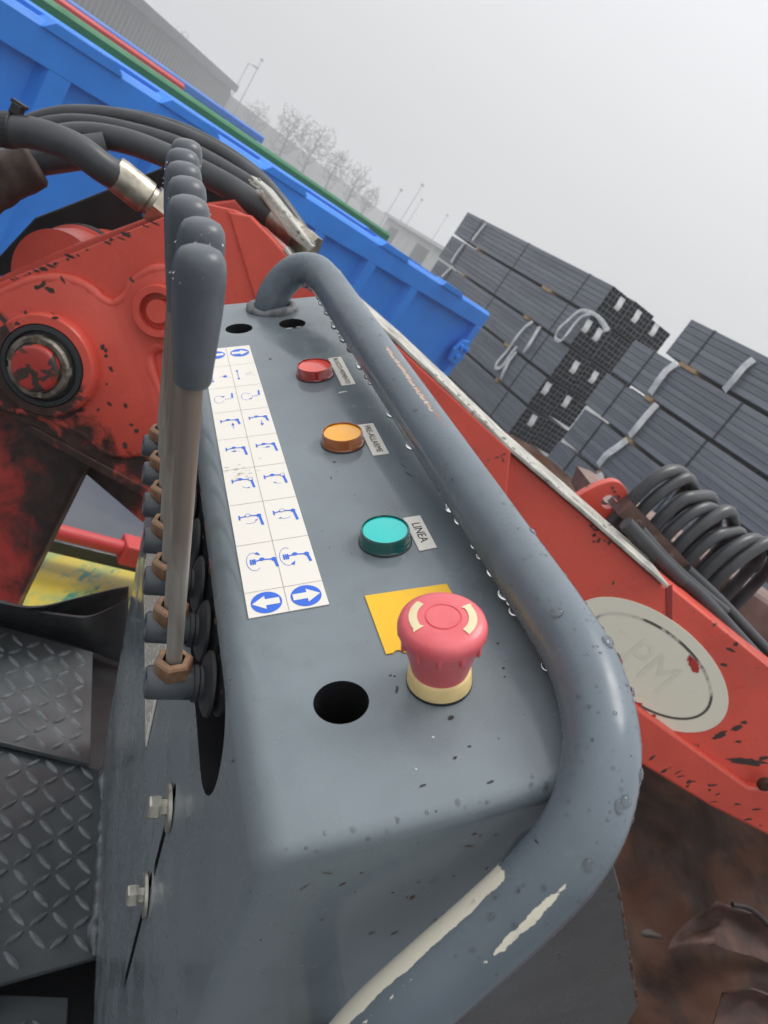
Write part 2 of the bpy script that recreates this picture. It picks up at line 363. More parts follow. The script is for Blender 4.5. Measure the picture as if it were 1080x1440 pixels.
# ---------------- bare trees in the fog
def bare_tree(px_top, Y, spread, label, seed):
    rnd = random.Random(seed); top = hit_y(px_top[0], px_top[1], Y); H = top.z; W_ = H * .42 * spread
    root = empty('bare_tree', loc=(top.x, top.y, 0)); tag(root, label, 'tree', 'bare trees behind the warehouse')
    tb, cb = bmesh.new(), bmesh.new(); z0 = H * .22
    add_tube(tb, [(0, 0, 0), (.02 * H, .01 * H, z0), (-.01 * H, .01 * H, H * .5), (0, 0, H * .8)], [H * .022, H * .018, H * .011, H * .004], 6, False)
    nodes = [(Vector((.01 * H, .01 * H, z0 + (H * .75 - z0) * k / 9)), H * .014 * (1 - k / 12)) for k in range(10)]
    for n_ in range(560):                       # twigs grow towards points spread through an uneven crown
        while True:
            d = Vector((rnd.uniform(-1, 1), rnd.uniform(-1, 1), rnd.uniform(-1, 1)))
            if d.length < 1: break
        d *= .72 + .5 * mnoise.noise(d * 1.9 + Vector((seed * 7.1, 0, 0)))
        tgt = Vector((d.x * W_, d.y * W_, H * .64 + d.z * H * .40)); tgt.z = min(tgt.z, H)
        p, r = min(nodes, key=lambda q: (q[0] - tgt).length + (q[0].z > tgt.z) * H * .15)
        v = tgt - p
        if v.length > H * .22: tgt = p + v * .6
        mid = (p + tgt) / 2 + Vector((rnd.gauss(0, .03), rnd.gauss(0, .03), -.04)) * v.length
        r1 = max(H * .0036, r * .55); add_tube(cb, [p, mid, tgt], [max(r * .8, r1), r1 * 1.2, r1 * .7], 3, False)
        nodes.append((tgt, r1)); nodes.append((mid, r1 * 1.2))
    finish('trunk', tb, 'bark', root); finish('crown', cb, 'bark', root)
bare_tree((428, 150), 120, 1.0, 'largest bare tree, its wide crown rising over the warehouse roof', 3)
bare_tree((462, 172), 126, .9, 'bare tree crowding the right side of the largest crown', 4)
bare_tree((490, 204), 124, .8, 'mid sized bare tree standing alone after the large pair', 7)
bare_tree((517, 230), 130, .75, 'small bare tree, second from the hut end of the row', 9)
bare_tree((533, 258), 132, .7, 'smallest bare tree, closest to the white hut', 11)
bare_tree((372, 142), 135, .9, 'low bare tree just right of the slim mast', 15)
bare_tree((262, 38), 150, .9, 'very faint bare tree above the dark hall roof', 21)

# ---------------- roll-off containers
def container(p_end, adir, length, width, height, m, label, ribs, detail=True, rail=.20):
    """p_end: far top corner of the near side; adir runs back towards the camera"""
    a = adir; n = Vector((a.y, -a.x, 0)); n = n if n.y < 0 else -n
    root = empty('waste_container', frame(a, -n, (0, 0, 1), (p_end.x, p_end.y, p_end.z - height)))
    if a.cross(-n).z < 0: root.matrix_world = frame(a, -n, (0, 0, 1), (p_end.x, p_end.y, p_end.z - height))
    tag(root, label, 'container', 'waste containers parked in rows'); H = height
    for nm, x0, x1, y0, y1 in (('side_wall', .05, length - .05, .075, .085), ('side_wall', .05, length - .05, width - .085, width - .075), ('end_wall', .075, .085, .05, width - .05), ('end_wall', length - .085, length - .075, .05, width - .05)):
        bm = bmesh.new(); add_box(bm, x0, x1, y0, y1, .25, H - rail); finish(nm, bm, m, root)
    bm = bmesh.new(); add_box(bm, .05, length - .05, .05, width - .05, .2, .25); finish('floor', bm, m, root)
    for y0, s in ((0, 1), (width, -1)):          # top rail: a box section with a sloped top
        bm = bmesh.new(); prof = [(0, H - rail), (0, H - .035), (.03, H - .004), (.075, H), (.12, H - .02), (.12, H - rail)]
        mm = frame((0, s, 0), (0, 0, 1), (1, 0, 0), (0, y0, 0)); add_prism(bm, prof, -.012, length + .012, mm); finish('top_rail', bm, m, root)
    for x0 in (0, length - .1):
        bm = bmesh.new(); add_box(bm, x0, x0 + .1, .121, width - .121, H - rail, H - .01); finish('end_rail', bm, m, root)
    for x0 in (-.004, length - .146):
        for y0 in (-.006, width - .144):
            bm = bmesh.new(); add_box(bm, x0, x0 + .15, y0, y0 + .15, .1, H - rail - .003, bev=.01); finish('corner_post', bm, m, root)
    for x in ribs:
        bm = bmesh.new(); add_prism(bm, [(x - .11, .085), (x - .07, .0), (x + .07, .0), (x + .11, .085)], .25, H - rail - .002); finish('rib', bm, m, root)
    if detail:
        for x in cleats:                          # raised lips along the rail
            bm = bmesh.new(); add_prism(bm, [(x - .26, -.002), (x - .2, .05), (x + .2, .05), (x + .26, -.002)], -.016, .13, frame((1, 0, 0), (0, 0, 1), (0, 1, 0), (0, 0, H - .03)), bev=.008); finish('cleat', bm, m, root)
        # tailgate hinge on the near corner
        bm = bmesh.new(); add_prism(bm, [(.02, H - .62), (.10, H - .74), (.30, H - .70), (.34, H - .56), (.26, H - .42), (.12, H - .40)], .012, .05, frame((1, 0, 0), (0, 0, 1), (0, -1, 0)), bev=.008); hg = finish('hinge_plate', bm, m, root)
        for x, z in ((.12, H - .5), (.22, H - .62), (.25, H - .5)):
            bm = bmesh.new(); add_lathe(bm, [(.035, .051), (.035, .085), (.02, .09), (0, .09)], frame((1, 0, 0), (0, 0, 1), (0, -1, 0), (x, 0, z)), 12); finish('bolt', bm, m, hg)
    return root
zt = -.115
e1 = hit_z(690, 441, zt); e0 = hit_z(20, 0, zt); ad = (e0 - e1).normalized()
nn = Vector((ad.y, -ad.x, 0)); nn = nn if nn.y < 0 else -nn
def along(px, py): return (hit_plane(px, py, e1, nn) - e1).dot(ad)
cleats = [along(124, 60), along(275, 158), along(408, 245), along(560, 348), along(640, 402)]
rb = [along(88, 100), along(515, 385)]
step = (rb[0] - rb[1]) / 4
container(e1, ad, 7.2, 2.3, 2.2, 'blue_paint', 'bright blue waste container with ribbed side, nearest behind the crane', [rb[1] + step * k for k in range(-1, 6)])
back = -nn
def row(off, dz, shift, length, m, label, ribs=()):
    p = e1 + back * off + ad * shift; p = Vector((p.x, p.y, e1.z + dz)); container(p, ad, length, 2.3, p.z, m, label, ribs, False, .14)
cleats = []
row(2.75, .09, -1.2, 8.2, 'green_paint', 'dark green container showing its rim directly behind the near blue one', (1, 2, 3, 4, 5, 6))
row(5.5, .165, .9, 6.6, 'red_bin', 'red container rim showing beyond the dark green rim', (1, 2, 3, 4, 5))
row(8.3, .235, -3.4, 10.6, 'lightblue', 'light blue container rim farthest back in the container rows', (1, 2, 3, 4, 5, 6))

# ---------------- stacks of square steel tube
C1 = hit_y(863, 402, 12.5); F1 = hit_z(658, 298, C1.z - EYE.z)
TA = (F1 - C1).normalized(); LEN1 = (F1 - C1).length            # TA runs away from us
TN = Vector((TA.y, -TA.x, 0)); TN = TN if TN.y < 0 else -TN      # faces us
PITCH, NT_ = .0847, 6; BW = PITCH * NT_; BH = BW
def tube_mesh(length, name):
    bm = bmesh.new(); h = .0415; w = .0365
    for i in range(NT_):
        for j in range(NT_):
            cy, cz = (i + .5) * PITCH, (j + .5) * PITCH; x0 = -random.Random(i * 9 + j).uniform(0, .012)
            def sect(x, k, c): return [bm.verts.new((x, cy + a_, cz + b_)) for a_, b_ in ((-k + c, -k), (k - c, -k), (k, -k + c), (k, k - c), (k - c, k), (-k + c, k), (-k, k - c), (-k, -k + c))]
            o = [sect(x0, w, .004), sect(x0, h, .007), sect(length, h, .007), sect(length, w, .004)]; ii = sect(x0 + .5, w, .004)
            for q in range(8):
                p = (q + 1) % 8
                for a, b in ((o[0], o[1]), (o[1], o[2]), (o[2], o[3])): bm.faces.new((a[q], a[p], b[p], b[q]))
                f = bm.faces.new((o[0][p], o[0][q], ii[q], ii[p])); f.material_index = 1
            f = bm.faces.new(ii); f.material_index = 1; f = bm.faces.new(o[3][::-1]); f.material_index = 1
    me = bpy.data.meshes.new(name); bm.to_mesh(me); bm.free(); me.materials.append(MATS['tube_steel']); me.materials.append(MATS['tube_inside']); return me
T1 = tube_mesh(LEN1, 'tubes'); T2 = tube_mesh(6.0, 'tubes')
def bandmesh():
    bm = bmesh.new(); e = .004
    for y0, y1, z0, z1 in ((-e, 0, -e, BH + e), (BW, BW + e, -e, BH + e), (0, BW, BH, BH + e), (0, BW, -e, 0)): add_box(bm, -.016, .016, y0, y1, z0, z1)
    me = bpy.data.meshes.new('steel_band'); bm.to_mesh(me); bm.free(); me.materials.append(MATS['steel_band']); return me
BM_ = bandmesh()
RND = random.Random(5); BUNDLES = {}
def bundle(name, key, p, me, length, bands, label, group):
    """p: near-end bottom corner of the side that faces us"""
    root = empty(name, frame(TA, -TN, (0, 0, 1), p)); tag(root, label, 'steel tubes', group)
    o = link('tubes', me, root); o['kind'] = 'stuff'
    for x in bands: b = link('steel_band', BM_, root); b.location = (x, 0, 0)
    BUNDLES[key] = root; return root
ORD = ['topmost', 'second layer', 'third layer', 'fourth layer', 'fifth layer', 'lowest layer']
LIFT = BH + .050
for lay in range(6):
    for r_, rn in ((0, 'front'), (1, 'middle'), (2, 'back')):
        if lay > 2 and r_ > 1: continue
        p = C1 + TA * RND.uniform(-.03, .03) - TN * (r_ * (BW + .02)); p.z = C1.z - BH - lay * LIFT + (0, .027, -.027)[r_]
        if p.z < .1: p.z = .11
        bundle('tube_bundle', ('A', lay, r_), p, T1, LEN1, (LEN1 * .12, LEN1 * .5, LEN1 * .86), f'{ORD[lay]} tube bundle, {rn} row of the left stack whose open ends face us', 'bundles of the left tube stack')
C2 = hit_y(893, 478, 11.0)                     # far top corner of the second bundle of the right stack
G = 'bundles of the right tube stack'
def right_bundle(k, shift, label, dz=0, rowoff=0):
    p = C2 - TA * 6.0 - TA * shift - TN * rowoff; p.z = C2.z - BH - (k - 1) * LIFT + dz
    bundle('tube_bundle', ('B', k, 0), p, T2, 6.0, (.4, 2.1, 3.9, 5.55), label, G)
    for rr_, w_ in ((1, 'middle'), (2, 'back')): q = p - TN * (BW + .02) * rr_ + Vector((0, 0, (0, .027, -.027)[rr_])); bundle('tube_bundle', ('B', k, rr_), q, T2, 6.0, (.4, 2.1, 3.9, 5.55), label.split(' in the')[0].split(' of the')[0] + f' of the {w_} row in the right tube stack', G)
right_bundle(0, .62, 'topmost bundle of the right tube stack, set back from the bundle below')
right_bundle(1, 0, 'second bundle down in the right tube stack, white strap near its far end')
right_bundle(2, -.05, 'third bundle down in the right tube stack, white strap hanging to wooden block')
right_bundle(3, .03, 'fourth bundle down in the right tube stack, directly above the coiled hoses')
right_bundle(4, .0, 'fifth bundle down in the right tube stack, mostly behind the red lug')
# paper tags on the open ends
EN = -TA
for px, py in ((871, 427), (895, 445), (920, 464), (826, 459), (841, 471), (806, 515), (834, 530), (768, 546), (797, 565), (747, 590)):
    w = hit_plane(px, py, C1 + EN * .02, EN); best = None
    for key, rt in BUNDLES.items():
        if key[0] != 'A': continue
        l = rt.matrix_world.inverted() @ w; d = abs(l.y - BW / 2) + abs(l.z - BH / 2)
        if best is None or d < best[0]: best = (d, rt, l)
    _, rt, l = best; bm = bmesh.new(); ox = -.035
    vs = [[bm.verts.new((ox - .012 * math.sin(i * 1.1) - k * .001, l.y - .06 + .12 * j, l.z - .10 + .20 * i / 5)) for i in range(6)] for k in range(2) for j in range(2)]
    for i in range(5): bm.faces.new((vs[0][i], vs[1][i], vs[1][i + 1], vs[0][i + 1])); bm.faces.new((vs[2][i], vs[2][i + 1], vs[3][i + 1], vs[3][i]))
    finish('paper_tag', bm, 'tag', rt, True)
# wooden spacers and slings lie on the side of the stacks
def block(px, py, plane_p, ln, label):
    w = hit_plane(px, py, plane_p + TN * .035, TN)
    g0 = plane_p.z - (BH if plane_p is C1 else 0) - .025 + (.050 if plane_p is C2 else 0); w.z = g0 + round((w.z - g0) / LIFT) * LIFT
    root = frame(TA, -TN, (0, 0, 1), w)
    bm = bmesh.new(); add_box(bm, -ln / 2, ln / 2, 0, .5, -.0245, .0245, bev=.006); o = finish('wooden_spacer', bm, 'wood'); o.matrix_world = root
    tag(o, label, 'wood block', 'wooden spacers in the tube stacks')
block(672, 347, C1, .10, 'small wooden spacer under the far end of the topmost left bundle')
block(770, 403, C1, .30, 'long wooden spacer under the middle of the topmost left bundle')
block(653, 384, C1, .10, 'small wooden spacer beneath the far end of the second left bundle')
block(741, 443, C1, .15, 'wooden spacer under the middle of the second left bundle')
block(714, 482, C1, .18, 'wooden spacer under the third left bundle beside the hanging slings')
block(700, 531, C1, .08, 'small dark wooden spacer under the fourth left bundle')
block(968, 514, C2, .30, 'wooden spacer under the topmost bundle of the right stack')
block(914, 555, C2, .14, 'wooden spacer under the strap of the second right bundle')
block(886, 614, C2, .13, 'wooden spacer at the foot of the strap on the third right bundle')
block(846, 661, C2, .13, 'wooden spacer low in the right stack above the red lug')
def sling(pts, plane_p, width, label, out_=.03, loop=False):
    P_ = [hit_plane(x, y, plane_p + TN * (out_ + .02 * ((i * 7) % 3)), TN) for i, (x, y) in enumerate(pts)]; P_ = spline(P_, 6)
    bm = bmesh.new(); rows = []
    for i, p in enumerate(P_):
        tn = (P_[min(i + 1, len(P_) - 1)] - P_[max(i - 1, 0)]).normalized(); s = tn.cross(TN).normalized() * width / 2
        rows.append([bm.verts.new(p + s * k + TN * d) for k, d in ((-1, 0), (0, .012), (1, 0), (0, -.006))])
    for a, b in zip(rows, rows[1:]):
        for k in range(4): bm.faces.new((a[k], a[(k + 1) % 4], b[(k + 1) % 4], b[k]))
    bm.faces.new(rows[0]); bm.faces.new(rows[-1][::-1])
    tag(finish('lifting_sling', bm, 'sling', None, True, 50), label, 'sling', 'white lifting slings on the tube stacks')
sling([(683, 314), (672, 327), (664, 338)], C1, .07, 'white strap across the far end of the topmost left bundle')
sling([(652, 343), (642, 356), (634, 369)], C1, .07, 'white strap across the far end of the second left bundle')
sling([(637, 374), (628, 382), (621, 389)], C1, .07, 'short white strap end showing just above the blue container corner')
sling([(856, 465), (846, 450), (832, 440), (815, 437), (800, 449), (786, 462), (781, 475), (788, 479), (797, 470), (808, 455), (820, 444), (836, 442), (848, 456), (852, 466)], C1, .06, 'loose looped white sling drooping at the near end of the second left bundle', .10)
sling([(749, 452), (738, 460), (726, 474), (714, 492), (700, 508), (697, 517), (706, 515), (717, 499), (727, 487)], C1, .07, 'long white sling looped down over the third left bundle')
sling([(759, 459), (750, 474), (742, 487), (736, 495)], C1, .09, 'wide white sling hanging beside the looped one on the third left bundle')
sling([(726, 494), (716, 507), (708, 523), (704, 533)], C1, .08, 'white sling hanging over the fourth left bundle above the cream flange')
sling([(951, 511), (938, 520), (926, 535), (914, 553)], C2, .11, 'doubled white strap down the second right bundle')
sling([(1060, 505), (1046, 516), (1032, 533), (1018, 549)], C2, .10, 'white strap down the topmost right bundle by the picture edge')
sling([(924, 568), (910, 583), (896, 600), (885, 613)], C2, .11, 'white strap down the third right bundle')
sling([(882, 618), (866, 630), (852, 640), (841, 654)], C2, .11, 'white strap slanting down the fourth right bundle to a spacer')
sling([(848, 668), (838, 674), (833, 684), (838, 690)], C2, .12, 'white strap end curled just above the red lug')

# ---------------- things seen in the gap under the crane
def level_poly(pts, z): return [tuple((hit_z(x, y, z)).xy) for x, y in pts]
bm = bmesh.new(); pp = level_poly([(20, 742), (75, 757), (230, 802), (330, 900), (150, 1000), (-40, 900)], -1.25); add_prism(bm, pp, .55, EYE.z - 1.25, bev=.01)
tag(finish('painted_steel_box', bm, 'painted_yellow'), 'yellow green steel box with worn paint below the crane', 'steel box')
q0, q1 = hit_z(40, 737, -1.10), hit_z(260, 793, -1.10); dv = (q1 - q0).normalized(); rr = empty('red_tow_bar', frame(dv, Vector((-dv.y, dv.x, 0)), (0, 0, 1), q0)); tag(rr, 'round red painted bar running above the yellow green box', 'bar')
bl = (q1 - q0).length; bm = bmesh.new(); add_tube(bm, [(-1.2, 0, 0), (bl * .58, 0, 0)], .021, 14); finish('bar', bm, 'red_bin', rr, True)
bm = bmesh.new(); add_box(bm, bl * .56, bl * 1.1, -.035, .035, -.035, .03, bev=.006); finish('bar_end', bm, 'red_bin', rr)
bm = bmesh.new(); add_box(bm, -1.2, bl * 1.2, .03, .09, -.09, -.05, bev=.004); finish('carrier', bm, 'grey_dark', rr)

# ================================================================== THE CRANE
KA = R(10.0)
KE1, KE3 = Vector((math.cos(KA), math.sin(KA), 0)), Vector((math.sin(KA), -math.cos(KA), 0))
KO = EYE + Vector((0, 1.15, 0))
crane = empty('loader_crane', frame(KE1, (0, 0, 1), KE3, KO))
tag(crane, 'red loader crane boom with pinned knuckle, hydraulic hoses and oval emblem', 'crane')
def K(x, y, c=0.0):                # picture point -> crane plane coordinates at offset c towards us
    p = hit_plane(x, y, KO + KE3 * c, KE3) - KO; return (p.dot(KE1), p.z)
def K3(x, y, c=0.0): a = K(x, y, c); return Vector((a[0], a[1], c))
def KP(pts, c=0.0): return [K(x, y, c) for x, y in pts]
pin = K(73, 510); pin2 = K(229, 436)
px1 = K(158, 510)[0] - pin[0]      # boss radius
ea_, eb_ = Vector(K(44, 600)), Vector(K(209, 687)); en_ = (eb_ - ea_).normalized(); en_ = Vector((-en_.y, en_.x))
def grease(t):
    n = t.noise(15, 8, .66, dist=.5); d = t.dist((pin[0] - px1 * .15, pin[1] - px1 * .45, 0), (1, 1, .2)); nn_ = t.math('SUBTRACT', n, .5)
    near = t.ramp(t.math('ADD', d, t.math('MULTIPLY', nn_, .20)), px1 * .85, px1 * 1.12, 1, 0)
    y = t.n('ShaderNodeSeparateXYZ', {0: t.co()})
    e = t.math('ADD', t.math('MULTIPLY', y.outputs[0], en_.x), t.math('ADD', t.math('MULTIPLY', y.outputs[1], en_.y), -ea_.dot(en_)))
    low = t.ramp(t.math('ADD', e, t.math('MULTIPLY', nn_, .30)), .005, .06, 1, 0)
    left = t.ramp(t.math('ADD', y.outputs[0], t.math('MULTIPLY', nn_, .25)), K(190, 660)[0], K(255, 720)[0], 1, 0)
    return t.math('MINIMUM', t.math('MAXIMUM', near, t.math('MULTIPLY', low, left)), .97)
red_paint('crane_red_greasy', grime=grease, chips=.72)
red_paint('crane_red', chips=.675)
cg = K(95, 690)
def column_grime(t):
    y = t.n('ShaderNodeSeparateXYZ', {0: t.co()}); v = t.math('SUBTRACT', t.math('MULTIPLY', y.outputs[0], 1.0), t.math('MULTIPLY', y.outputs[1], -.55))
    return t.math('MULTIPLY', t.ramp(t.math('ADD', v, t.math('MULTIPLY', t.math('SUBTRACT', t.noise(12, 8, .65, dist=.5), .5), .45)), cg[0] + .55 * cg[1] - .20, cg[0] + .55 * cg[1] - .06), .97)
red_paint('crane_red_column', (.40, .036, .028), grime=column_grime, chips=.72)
red_paint('crane_red_boss', (.66, .086, .057), grime=grease, chips=.64)
def kmesh(name, pts, c0, c1, m, bev=.003, parent=crane, px=True, seg=2):
    bm = bmesh.new(); add_prism(bm, KP(pts, c1) if px else pts, c0, c1, None, bev, seg); return finish(name, bm, m, parent)
# column left below
kmesh('column', [(-160, 500), (60, 540), (150, 640), (116, 664), (24, 850), (-30, 980), (-200, 980)], -.07, -.035, 'crane_red_column', .006)
# knuckle plate
kmesh('knuckle_plate', [(-120, 445), (-20, 405), (62, 372), (227, 306), (294, 287), (329, 295), (352, 306), (430, 392), (520, 470), (560, 600), (430, 760), (330, 760), (209, 690), (130, 648), (40, 598), (-120, 520)], -.03, 0, 'crane_red_greasy', .002)
kmesh('knuckle_plate', [(-120, 430), (-20, 398), (80, 352), (250, 290), (330, 280), (420, 380), (560, 560), (440, 800), (320, 800), (198, 734), (116, 664), (-120, 560)], -.20, -.09, 'crane_red_greasy', .004)
kmesh('flange_strip', [(30, 604), (44, 598), (215, 690), (330, 752), (330, 768), (205, 702)], -.09, .004, 'crane_red_greasy', .003)
# doubler plate round both bosses, with its weld
dbl = [(-120, 470), (-40, 440), (5, 412), (45, 396), (85, 393), (118, 404), (140, 422), (158, 430), (176, 417), (186, 398), (204, 385), (230, 379), (262, 388), (280, 425), (276, 470), (250, 492), (222, 486), (206, 500), (212, 530), (226, 570), (226, 620), (160, 640), (100, 600), (0, 572), (-120, 560)]
dp = [K(x, y, .012) for x, y in dbl]; sp = [Vector((x, y, .0)) for x, y in dp]
sm = [(v.x, v.y) for v in spline(sp, 4)[:-1]]
bm = bmesh.new(); add_prism(bm, sm, 0, .012, None, .002); dob = finish('doubler_plate', bm, 'crane_red_greasy', crane, True, 40)
bm = bmesh.new(); add_tube(bm, [Vector((x, y, .003)) + Vector((0, 0, .0012 * mnoise.noise(Vector((x, y, 0)) * 90))) for x, y in sm], .0095, 8, wob=.22); finish('weld', bm, 'crane_red_boss', dob, True, 180)
def ring(name, c, prof, m, parent=crane, seg=48):
    bm = bmesh.new(); add_lathe(bm, prof, frame(o=(c[0], c[1], 0)), seg); return finish(name, bm, m, parent, True, 40)
bs = ring('pin_boss', pin, [(px1 * 1.0, .011), (px1 * .995, .030), (px1 * .95, .034), (px1 * .80, .035), (px1 * .79, .020), (0, .020)], 'crane_red_boss')
ring('seal', pin, [(px1 * .79, .030), (px1 * .77, .0365), (px1 * .68, .037), (px1 * .64, .030), (px1 * .63, .022)], 'rubber', bs)
bm = bmesh.new(); nr = px1 * .60
add_lathe(bm, [(nr, .021), (nr, .046), (nr * .93, .050), (nr * .80, .050), (nr * .78, .046), (0, .046)], frame(o=(pin[0], pin[1], 0)), 48)
nut = finish('castle_nut', bm, 'greasy_steel', bs, True, 35)
cs = []
for k in range(4):
    a = R(25 + 90 * k); cm = bmesh.new(); add_box(cm, nr * .72, nr * 1.1, -.005, .005, .040, .06, frame((math.cos(a), math.sin(a), 0), (-math.sin(a), math.cos(a), 0), (0, 0, 1), (pin[0], pin[1], 0))); cs.append(finish('cutter', cm, 'fitting', crane))
cut(nut, cs)
t = red_paint('pin_end', (.42, .04, .03), chips=.52)
ring('pin', pin, [(nr * .74, .044), (nr * .74, .057), (nr * .69, .060), (nr * .6, .061), (0, .061)], 'pin_end', bs)
px2 = K(272, 436)[0] - pin2[0]
b2 = ring('pin_boss', pin2, [(px2, .011), (px2 * .99, .026), (px2 * .95, .028), (px2 * .70, .028), (px2 * .69, .006), (0, .006)], 'crane_red_boss')
ring('pin', pin2, [(px2 * .46, .006), (px2 * .46, .024), (px2 * .43, .026), (0, .026)], 'crane_red_boss', b2)
# inner arm drum and black back plate behind the knuckle
dc = K(78, 388, -.12); dr = K(160, 388, -.12)[0] - dc[0]
bm = bmesh.new(); add_lathe(bm, [(0, -.34), (dr * .93, -.34), (dr * .93, -.24), (dr, -.235), (dr, -.205), (dr * .93, -.20), (dr * .90, -.12), (0, -.12)], frame(o=(dc[0], dc[1], 0)), 48); dr_o = finish('hinge_drum', bm, 'crane_red_greasy', crane, True, 35)
bm = bmesh.new(); add_lathe(bm, [(dr * .985, -.233), (dr * 1.02, -.231), (dr * 1.02, -.209), (dr * .985, -.207)], frame(o=(dc[0], dc[1], 0)), 48, False); finish('wear_ring', bm, 'rubber', dr_o, True, 35)
kmesh('back_plate', [(-20, 380), (12, 345), (48, 306), (100, 286), (235, 232), (330, 248), (400, 330), (430, 400), (300, 420), (100, 430)], -.40, -.35, 'black_steel_and_shade', .004)
# boom
lower = [(880, 1062), (1000, 1133), (1090, 1178), (1300, 1290)]
kmesh('boom_side', [(329, 302), (352, 312), (432, 398), (560, 486), (640, 563), (720, 640), (810, 716), (938, 829), (942, 824), (1080, 936), (1300, 1112)] + lower[::-1] + [(700, 960), (520, 800), (380, 640)], -.10, -.012, 'crane_red', .003)
kmesh('cheek_plate', [(320, 297), (352, 303), (386, 338), (432, 392), (560, 487), (719, 634), (712, 706), (640, 760), (500, 720), (400, 560)], -.0125, .004, 'crane_red', .003)
kmesh('lower_flange', [(860, 968), (944, 1030), (1054, 1108), (1082, 1112), (1300, 1226), (1300, 1290), (1090, 1180), (1000, 1135), (870, 1056)], -.0115, .006, 'crane_red', .005)
fl = [(398, 352), (432, 393), (490, 425), (560, 486), (640, 561), (720, 638), (810, 715), (938, 828)]
kmesh('flange_edge', fl + [(x + 3, y - 5) for x, y in fl[::-1]], -.115, .003, 'cream_paint', .0015)
kmesh('flange_edge', [(352, 246), (372, 262), (440, 346), (432, 352), (405, 330), (362, 270)], -.09, -.02, 'cream_paint', .003)
bm = bmesh.new(); rn = random.Random(8)
for i in range(70):                # flaking lumps along the cream edge
    s = rn.random(); x, y = (352 + 88 * s + rn.uniform(-9, 5), 246 + 100 * s + rn.uniform(-4, 6)) if rn.random() < .6 else (600 + 200 * s, 517 + 184 * s + rn.uniform(-4, 3))
    p = K3(x, y, .0); q = rn.uniform(.001, .0025); bmesh.ops.create_icosphere(bm, subdivisions=1, radius=q, matrix=Matrix.Translation(p) @ Matrix.Diagonal((1.6, 1, .5, 1)))
o = finish('flaked_paint', bm, 'cream_paint', crane); o['kind'] = 'stuff'
kmesh('seam', [(936, 826), (946, 822), (946, 884), (937, 876)], -.0118, -.0106, 'rim_red', .001)
# oval emblem
ec = K(914, 939, -.008); er = Vector(K(1021, 985, -.008)) - Vector(ec)
ea = math.atan2(K(960, 966, -.008)[1] - K(870, 900, -.008)[1], K(960, 966, -.008)[0] - K(870, 900, -.008)[0])
EA, EB = .174, .0875; ea = R(-7.4)
def oval(a, b, n=64): return [(ec[0] + a * math.cos(i * 2 * math.pi / n) * math.cos(ea) - b * math.sin(i * 2 * math.pi / n) * math.sin(ea), ec[1] + a * math.cos(i * 2 * math.pi / n) * math.sin(ea) + b * math.sin(i * 2 * math.pi / n) * math.cos(ea)) for i in range(n)]
t = NT('emblem_cream'); mm = t.ramp(t.noise(17, 7, .6), .655, .672); st = t.ramp(t.noise(30, 6, .65, stretch=(1, 2.5, 1)), .58, .8)
t.set(color=t.mix(mm, t.mix(t.math('MULTIPLY', st, .4), (.74, .71, .585), (.50, .44, .32)), (.45, .03, .026)), rough=.42); t.bump(mm, -.6, .0008)
bm = bmesh.new(); add_prism(bm, oval(EA, EB), -.0116, -.0095, None, .0008); emb = finish('emblem', bm, 'emblem_cream', crane)
bm = bmesh.new(); A_, B_ = oval(EA * .80, EB * .79), oval(EA * .77, EB * .735)
va = [bm.verts.new((x, y, -.0090)) for x, y in A_]; vb = [bm.verts.new((x, y, -.0090)) for x, y in B_]
for i in range(64): bm.faces.new((va[i], va[(i + 1) % 64], vb[(i + 1) % 64], vb[i]))
t = NT('worn_black'); wr = t.ramp(t.noise(13, 7), .52, .60); t.set(color=t.mix(wr, (.085, .078, .068), (.6, .585, .50)), rough=.5); finish('emblem_ring', bm, 'worn_black', emb)
def lettering(name, txt, size, m, mw, parent, extrude=.0):
    cu = bpy.data.curves.new(name, 'FONT'); cu.body = txt; cu.size = size; cu.align_x = 'CENTER'; cu.align_y = 'CENTER'; cu.extrude = extrude; cu.materials.append(MATS[m])
    o = bpy.data.objects.new(name, cu); col.objects.link(o); bpy.context.view_layer.update()
    me = bpy.data.meshes.new_from_object(o.evaluated_get(bpy.context.evaluated_depsgraph_get())); bpy.data.objects.remove(o)
    me.transform(mw); me.name = name; o = link(name, me, parent); return o
simple('emblem_trace', (.69, .66, .54), .45, 0, .05)
lettering('emblem_lettering', 'PM', .085, 'emblem_trace', frame((math.cos(ea), math.sin(ea), 0), (-math.sin(ea), math.cos(ea), 0), (0, 0, 1), (ec[0], ec[1], -.0091)), emb)
# lifting lug with a keyhole eye, standing beyond the flange
lc = -.20; hc = K(856, 706, lc)
lp = [K(x, y, lc) for x, y in [(806, 702), (826, 690), (848, 680), (866, 677), (878, 684), (883, 697), (880, 712), (872, 728), (858, 748)]]
sm_ = [(v.x, v.y) for v in spline([Vector((x, y, 0)) for x, y in lp], 4)]
bm = bmesh.new(); add_prism(bm, sm_, lc - .022, lc, None, .002); lug = finish('lifting_lug', bm, 'crane_red_boss', crane)
cm = bmesh.new(); add_lathe(cm, [(.0135, lc - .05), (.0135, lc + .05)], frame(o=(hc[0], hc[1], 0)), 24); c1_ = finish('cutter', cm, 'crane_red', crane)
cm = bmesh.new(); add_lathe(cm, [(.007, lc - .05), (.007, lc + .05)], frame(o=(hc[0] + .008, hc[1] + .014, 0)), 16); c2_ = finish('cutter', cm, 'crane_red', crane); cut(lug, [c1_, c2_])
